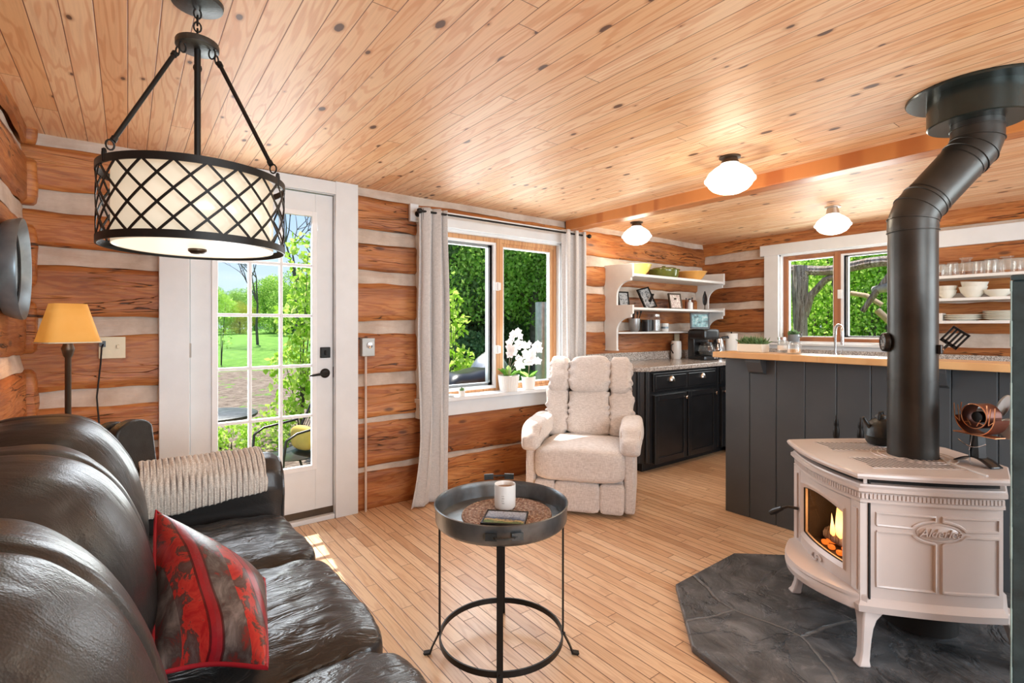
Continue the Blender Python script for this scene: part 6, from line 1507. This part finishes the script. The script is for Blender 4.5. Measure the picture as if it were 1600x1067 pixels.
# shrubs: close bright shrub by the door and window
def shrub(name, px, dep, blobs, n, size, mat, lab, seed, cat='shrub'):
    x, y = at(px, dep); e = empty(name, (x, y, ground_z(x, y)-.03), label=lab, cat=cat, group='shrubs in the garden bed')
    crown(n, blobs, size, seed).build('foliage', mat, e); mb = MB(); q = random.Random(seed)
    for k in range(7): b = blobs[k % len(blobs)]; mb.tube([(0, 0, -.05), (b[0]*.4, b[1]*.4, b[2]*.5), (b[0], b[1], b[2])], [.014, .009, .004], 5)
    mb.build('branches', 'trunk', e); return e
shrub('serviceberry_shrub', 470, 7.0, [(.05, 0, .5, .25), (-.15, .1, .9, .28), (.15, 0, 1.2, .32), (0, 0, 1.6, .32), (.2, .1, 2.0, .32), (.1, 0, 2.5, .3), (-.2, 0, .35, .22), (.3, 0, .7, .3), (.35, 0, 1.5, .3)], 2400, .09, 'leaf_bright', 'leafy bright shrub behind the right column of door panes', 31)
shrub('garden_shrub', 712, 7.2, [(0, 0, .4, .25), (.05, 0, .8, .22), (-.1, 0, 1.2, .2), (.0, 0, 1.6, .18), (-.1, 0, 1.95, .18), (.15, .0, 1.1, .16), (.25, 0, .9, .14)], 900, .09, 'leaf_bright', 'bright yellow green shrub outside the left window sash', 32)
shrub('weedy_bush', 362, 6.1, [(0, 0, .12, .25), (.4, 0, .14, .28), (-.3, .1, .12, .22)], 1500, .06, 'leaf_bright', 'low bright bush beside the patio table', 33)
shrub('dead_bush', 346, 13, [(0, 0, .7, .3), (0, 0, 1.2, .3), (.1, 0, 1.6, .25)], 260, .06, 'leaf_mid', 'thin dark bush at left edge of lawn', 34)
# bare trees
def bare(px, dep, H, lab, seed):
    x, y = at(px, dep); e = empty('bare_tree', (x, y, ground_z(x, y)-.1), label=lab, cat='tree', group='bare trees beyond the lawn'); mb = MB(); q = random.Random(seed)
    def grow(p, d, L, r, k):
        e_ = p+d*L; mb.tube([p, (p+e_)/2+Vector((q.uniform(-.05, .05)*L, q.uniform(-.05, .05)*L, 0)), e_], [r, r*.85, r*.6], 5, cap=False)
        if k == 0: return
        for _ in range(3): grow(e_, (d+Vector((q.gauss(0, .42), q.gauss(0, .42), q.gauss(.1, .25)))).normalized(), L*q.uniform(.6, .8), r*.6, k-1)
    grow(Vector((0, 0, 0)), Vector((0, 0, 1)), H*.3, H*.010, 6); mb.build('trunk', 'trunk', e); return e
bare(403, 22, 6.2, 'bare dark tree in the middle column of door panes', 3); bare(462, 24, 9.5, 'tall bare tree against the sky in the top right pane', 6)
# distant woods
x, y = at(420, 60)
# patio table and chair
x, y = at(330, 5.2); e = empty('patio_table', (x, y, GZ0), label='round dark metal patio table outside the door', cat='patio table')
MB().lathe([(0, .70), (.42, .70), (.43, .71), (.43, .73), (.42, .735), (0, .735)], n=48).build('table_top', 'iron', e, smooth=40); MB().tube([(0, 0, -.02), (0, 0, .70)], .025, 10).build('post', 'blackmetal', e); mb = MB()
for k in range(3): a = k*2.09; mb.tube([(0, 0, .06), (.3*math.cos(a), .3*math.sin(a), 0)], .014, 8)
mb.build('foot', 'blackmetal', e)
x, y = at(452, 4.95); e = empty('patio_chair', (x, y, GZ0), R(-70), label='black patio armchair with yellow cushion outside the door', cat='chair')
# local: faces -y
MB().grid(lambda u, v: (-.24+.48*u, -.22+.44*v, .40-.03*math.sin(PI*v)), 12, 10).build('seat', 'gum', e, solid=.006)
def bk_(u, v): x = (-.24+.48*u)*(1-.25*v*v); return (x, .22+.22*v+.02*math.cos(PI*(u-.5)), .42+.50*v)
mb = MB()
for k in range(15): mb.tube([bk_(k/14, j/8) for j in range(9)], .004, 5)
mb.tube([bk_(0, j/8) for j in range(9)]+[bk_(j/8, 1) for j in range(9)]+[bk_(1, 1-j/8) for j in range(9)], .012, 8); mb.build('backrest', 'gum', e, smooth=50)
for s in (-1, 1):
    MB().tube([(s*.25, -.24, 0), (s*.25, -.22, .40), (s*.26, -.20, .58), (s*.27, -.10, .63), (s*.26, .26, .66)], .012, 8).build('arm_frame', 'gum', e, smooth=50)
    MB().tube([(s*.24, .36, 0), (s*.24, .22, .42), (s*.24, .25, .50)], .012, 8).build('leg', 'gum', e, smooth=50)
M['yellow'] = simple('yellow_fabric', (.75, .52, .10), .8); M['peach'] = simple('peach_fabric', (.70, .45, .30), .8)
T = Matrix.Translation(e.location) @ Matrix.Rotation(R(-70), 4, 'Z')
o = MB().rbox((0, .15, .52), (.34, .10, .24), 3, 8, T=T @ Matrix.Rotation(R(0), 4, 'X')).build('seat_pillow', 'yellow', smooth=60); tag(o, 'yellow cushion on the black patio chair outside', 'cushion')
# covered grill and pale tarp outside the window
x, y = at(748, 5.4); e = empty('covered_grill', (x, y, GZ0), label='dark covered barbecue outside the left window sash', cat='barbecue')
MB().rbox((-.1, 0, .58), (1.0, .60, 1.20), 4, 16, fn=lambda q, p: q+Vector((.03*nz(q.z*6, q.y*5), .02*nz(q.x*6), .03*nz(q.x*4)))+Vector((0, 0, -.10*abs(p[0])**3))).build('cover', 'gum', e, smooth=60)
x, y = at(764, 6.3); e = empty('folded_tarp', (x, y, GZ0), label='pale grey covered stack behind the barbecue', cat='tarp')
MB().rbox((0, 0, .62), (.7, .6, 1.42), 3, 16, fn=lambda q, p: q+Vector((.05*nz(q.z*5), 0, .05*nz(q.x*7, q.y*6)-.22*abs(p[0])))).build('cover', 'steel', e, smooth=50)
x, y = at(848, 9.5); e = empty('utility_post', (x, y, ground_z(x, y)), label='weathered grey post standing outside the right pane', cat='post')
MB().tube([(0, 0, -.2), (0, 0, 1.9)], .14, 14).build('post', 'steel', e, smooth=40)

# ---------------------------------------------------------------- outside the kitchen window: cedar arbour and hedge
def atx(px, X): q = (px-800)/794; dx = .603+.798*q; dy = .798-.603*q; return (X, X*dy/dx)
X, Y = atx(1251, 6.9)
ar = empty('cedar_arbour', (X, Y, ground_z(X, Y)), label='rustic cedar log arbour with shaggy bark outside kitchen window', cat='arbour')
def shaggy(pts, r, name, seed=0, n=18):
    mb = MB(); mb.tube(pts, r, n)
    for i, v in enumerate(mb.v):
        k = i % n; q = Vector(v); mb.v[i] = tuple(q+Vector((nz(q.z*5+k, k*2.1+seed), nz(k*1.7, q.z*4+seed), 0))*.022)
    mb.build(name, 'bark', ar, smooth=50)
shaggy([(0, 0, k*.16) for k in range(16)], [.085+.012*math.sin(k) for k in range(16)], 'post')
shaggy([(0, -1.35, k*.16) for k in range(16)], .08, 'post', 3)
shaggy([(0.0, .45-2.1*k/14, 1.06+1.28+.03*math.sin(k*.9)) for k in range(15)], .06, 'crossbeam', 5)
shaggy([(.02, -.03, 1.75+.0), (.02, -.12, 2.02), (.02, -.28, 2.2), (.02, -.5, 2.28)], [.05, .045, .04, .035], 'brace', 7, 12)
shaggy([(.05, -.95, 2.22), (.05, -.80, 2.0), (.05, -.68, 1.8)], [.03, .03, .025], 'brace', 9, 12)
M['peel'] = simple('peeled_log', (.58, .42, .26), .7, var=.2)
mb = MB(); mb.tube([(.35, -.78, 1.88), (.35, -.62+.0, 2.0), (.35, -.45, 2.04)], .03, 10); mb.tube([(.45, -.70, 1.82), (.45, -1.32, 1.15)], .04, 10); mb.build('peeled_brace', 'peel', ar, smooth=50, label='pale peeled branch brace')
mb = MB(); mb.tube([(-.2, -1.35, 2.03), (.0, -.98, 2.07), (.1, -.78, 2.05)], [.05, .055, .045], 12); mb.build('branch_stub', 'bark_light', ar, smooth=50, label='grey broken branch stub')
mb = MB()
q = random.Random(3)
for k in range(5): mb.tube([(-.05, .10, 1.5+.1*k), (-.1-.05*q.random(), .22, 1.55+.12*k+.1*q.random())], [.012, .006], 6)
mb.build('twigs', 'bark', ar)
for i, (px, dx_, sz, mt, lb) in enumerate(((1236, 9.2, 1.0, 'leaf_mid', 'leafy bush at left of the kitchen window'), (1275, 8.8, 1.1, 'leaf_bright', 'bright leafy bush in the middle of the left kitchen pane'), (1310, 9.6, 1.1, 'leaf_mid', 'leafy bush behind the kitchen window mullion'), (1345, 9.0, 1.1, 'leaf_mid', 'leafy bush behind the right kitchen pane'), (1385, 9.4, 1.1, 'leaf_bright', 'bright bush at the right edge of the kitchen window'), (1420, 9.6, 1.1, 'leaf_mid', 'leafy bush hidden behind the stove pipe side'))):
    X, Y = atx(px, dx_); e = empty('leafy_bush', (X, Y, ground_z(X, WY)-.05), label=lb, cat='bush', group='leafy bushes outside the kitchen window'); q = random.Random(60+i)
    bl2 = [(q.uniform(-.3, .6), q.uniform(-.7, .7), q.uniform(.2, 3.4), .55*sz) for _ in range(16)]
    crown(9000, bl2, .062, 70+i).build('foliage', mt, e); mb = MB()
    for b in bl2[:6]: mb.tube([(0, 0, -.05), (b[0]*.5, b[1]*.5, b[2]*.6), b[:3]], [.03, .02, .008], 6)
    mb.build('branches', 'trunk', e)
for i, (px, dx_) in enumerate(((1225, 14), (1300, 15), (1370, 14))):
    X, Y = atx(px, dx_); o = copy_tree(A); o.location = (X, Y, ground_z(X, WY)); o.scale = (1.3, 1.3, 1.3); tag(o, ['green tree behind the arbour post', 'green tree high behind the kitchen window middle', 'green tree high behind the right kitchen pane'][i], 'tree', 'trees beyond the kitchen window')
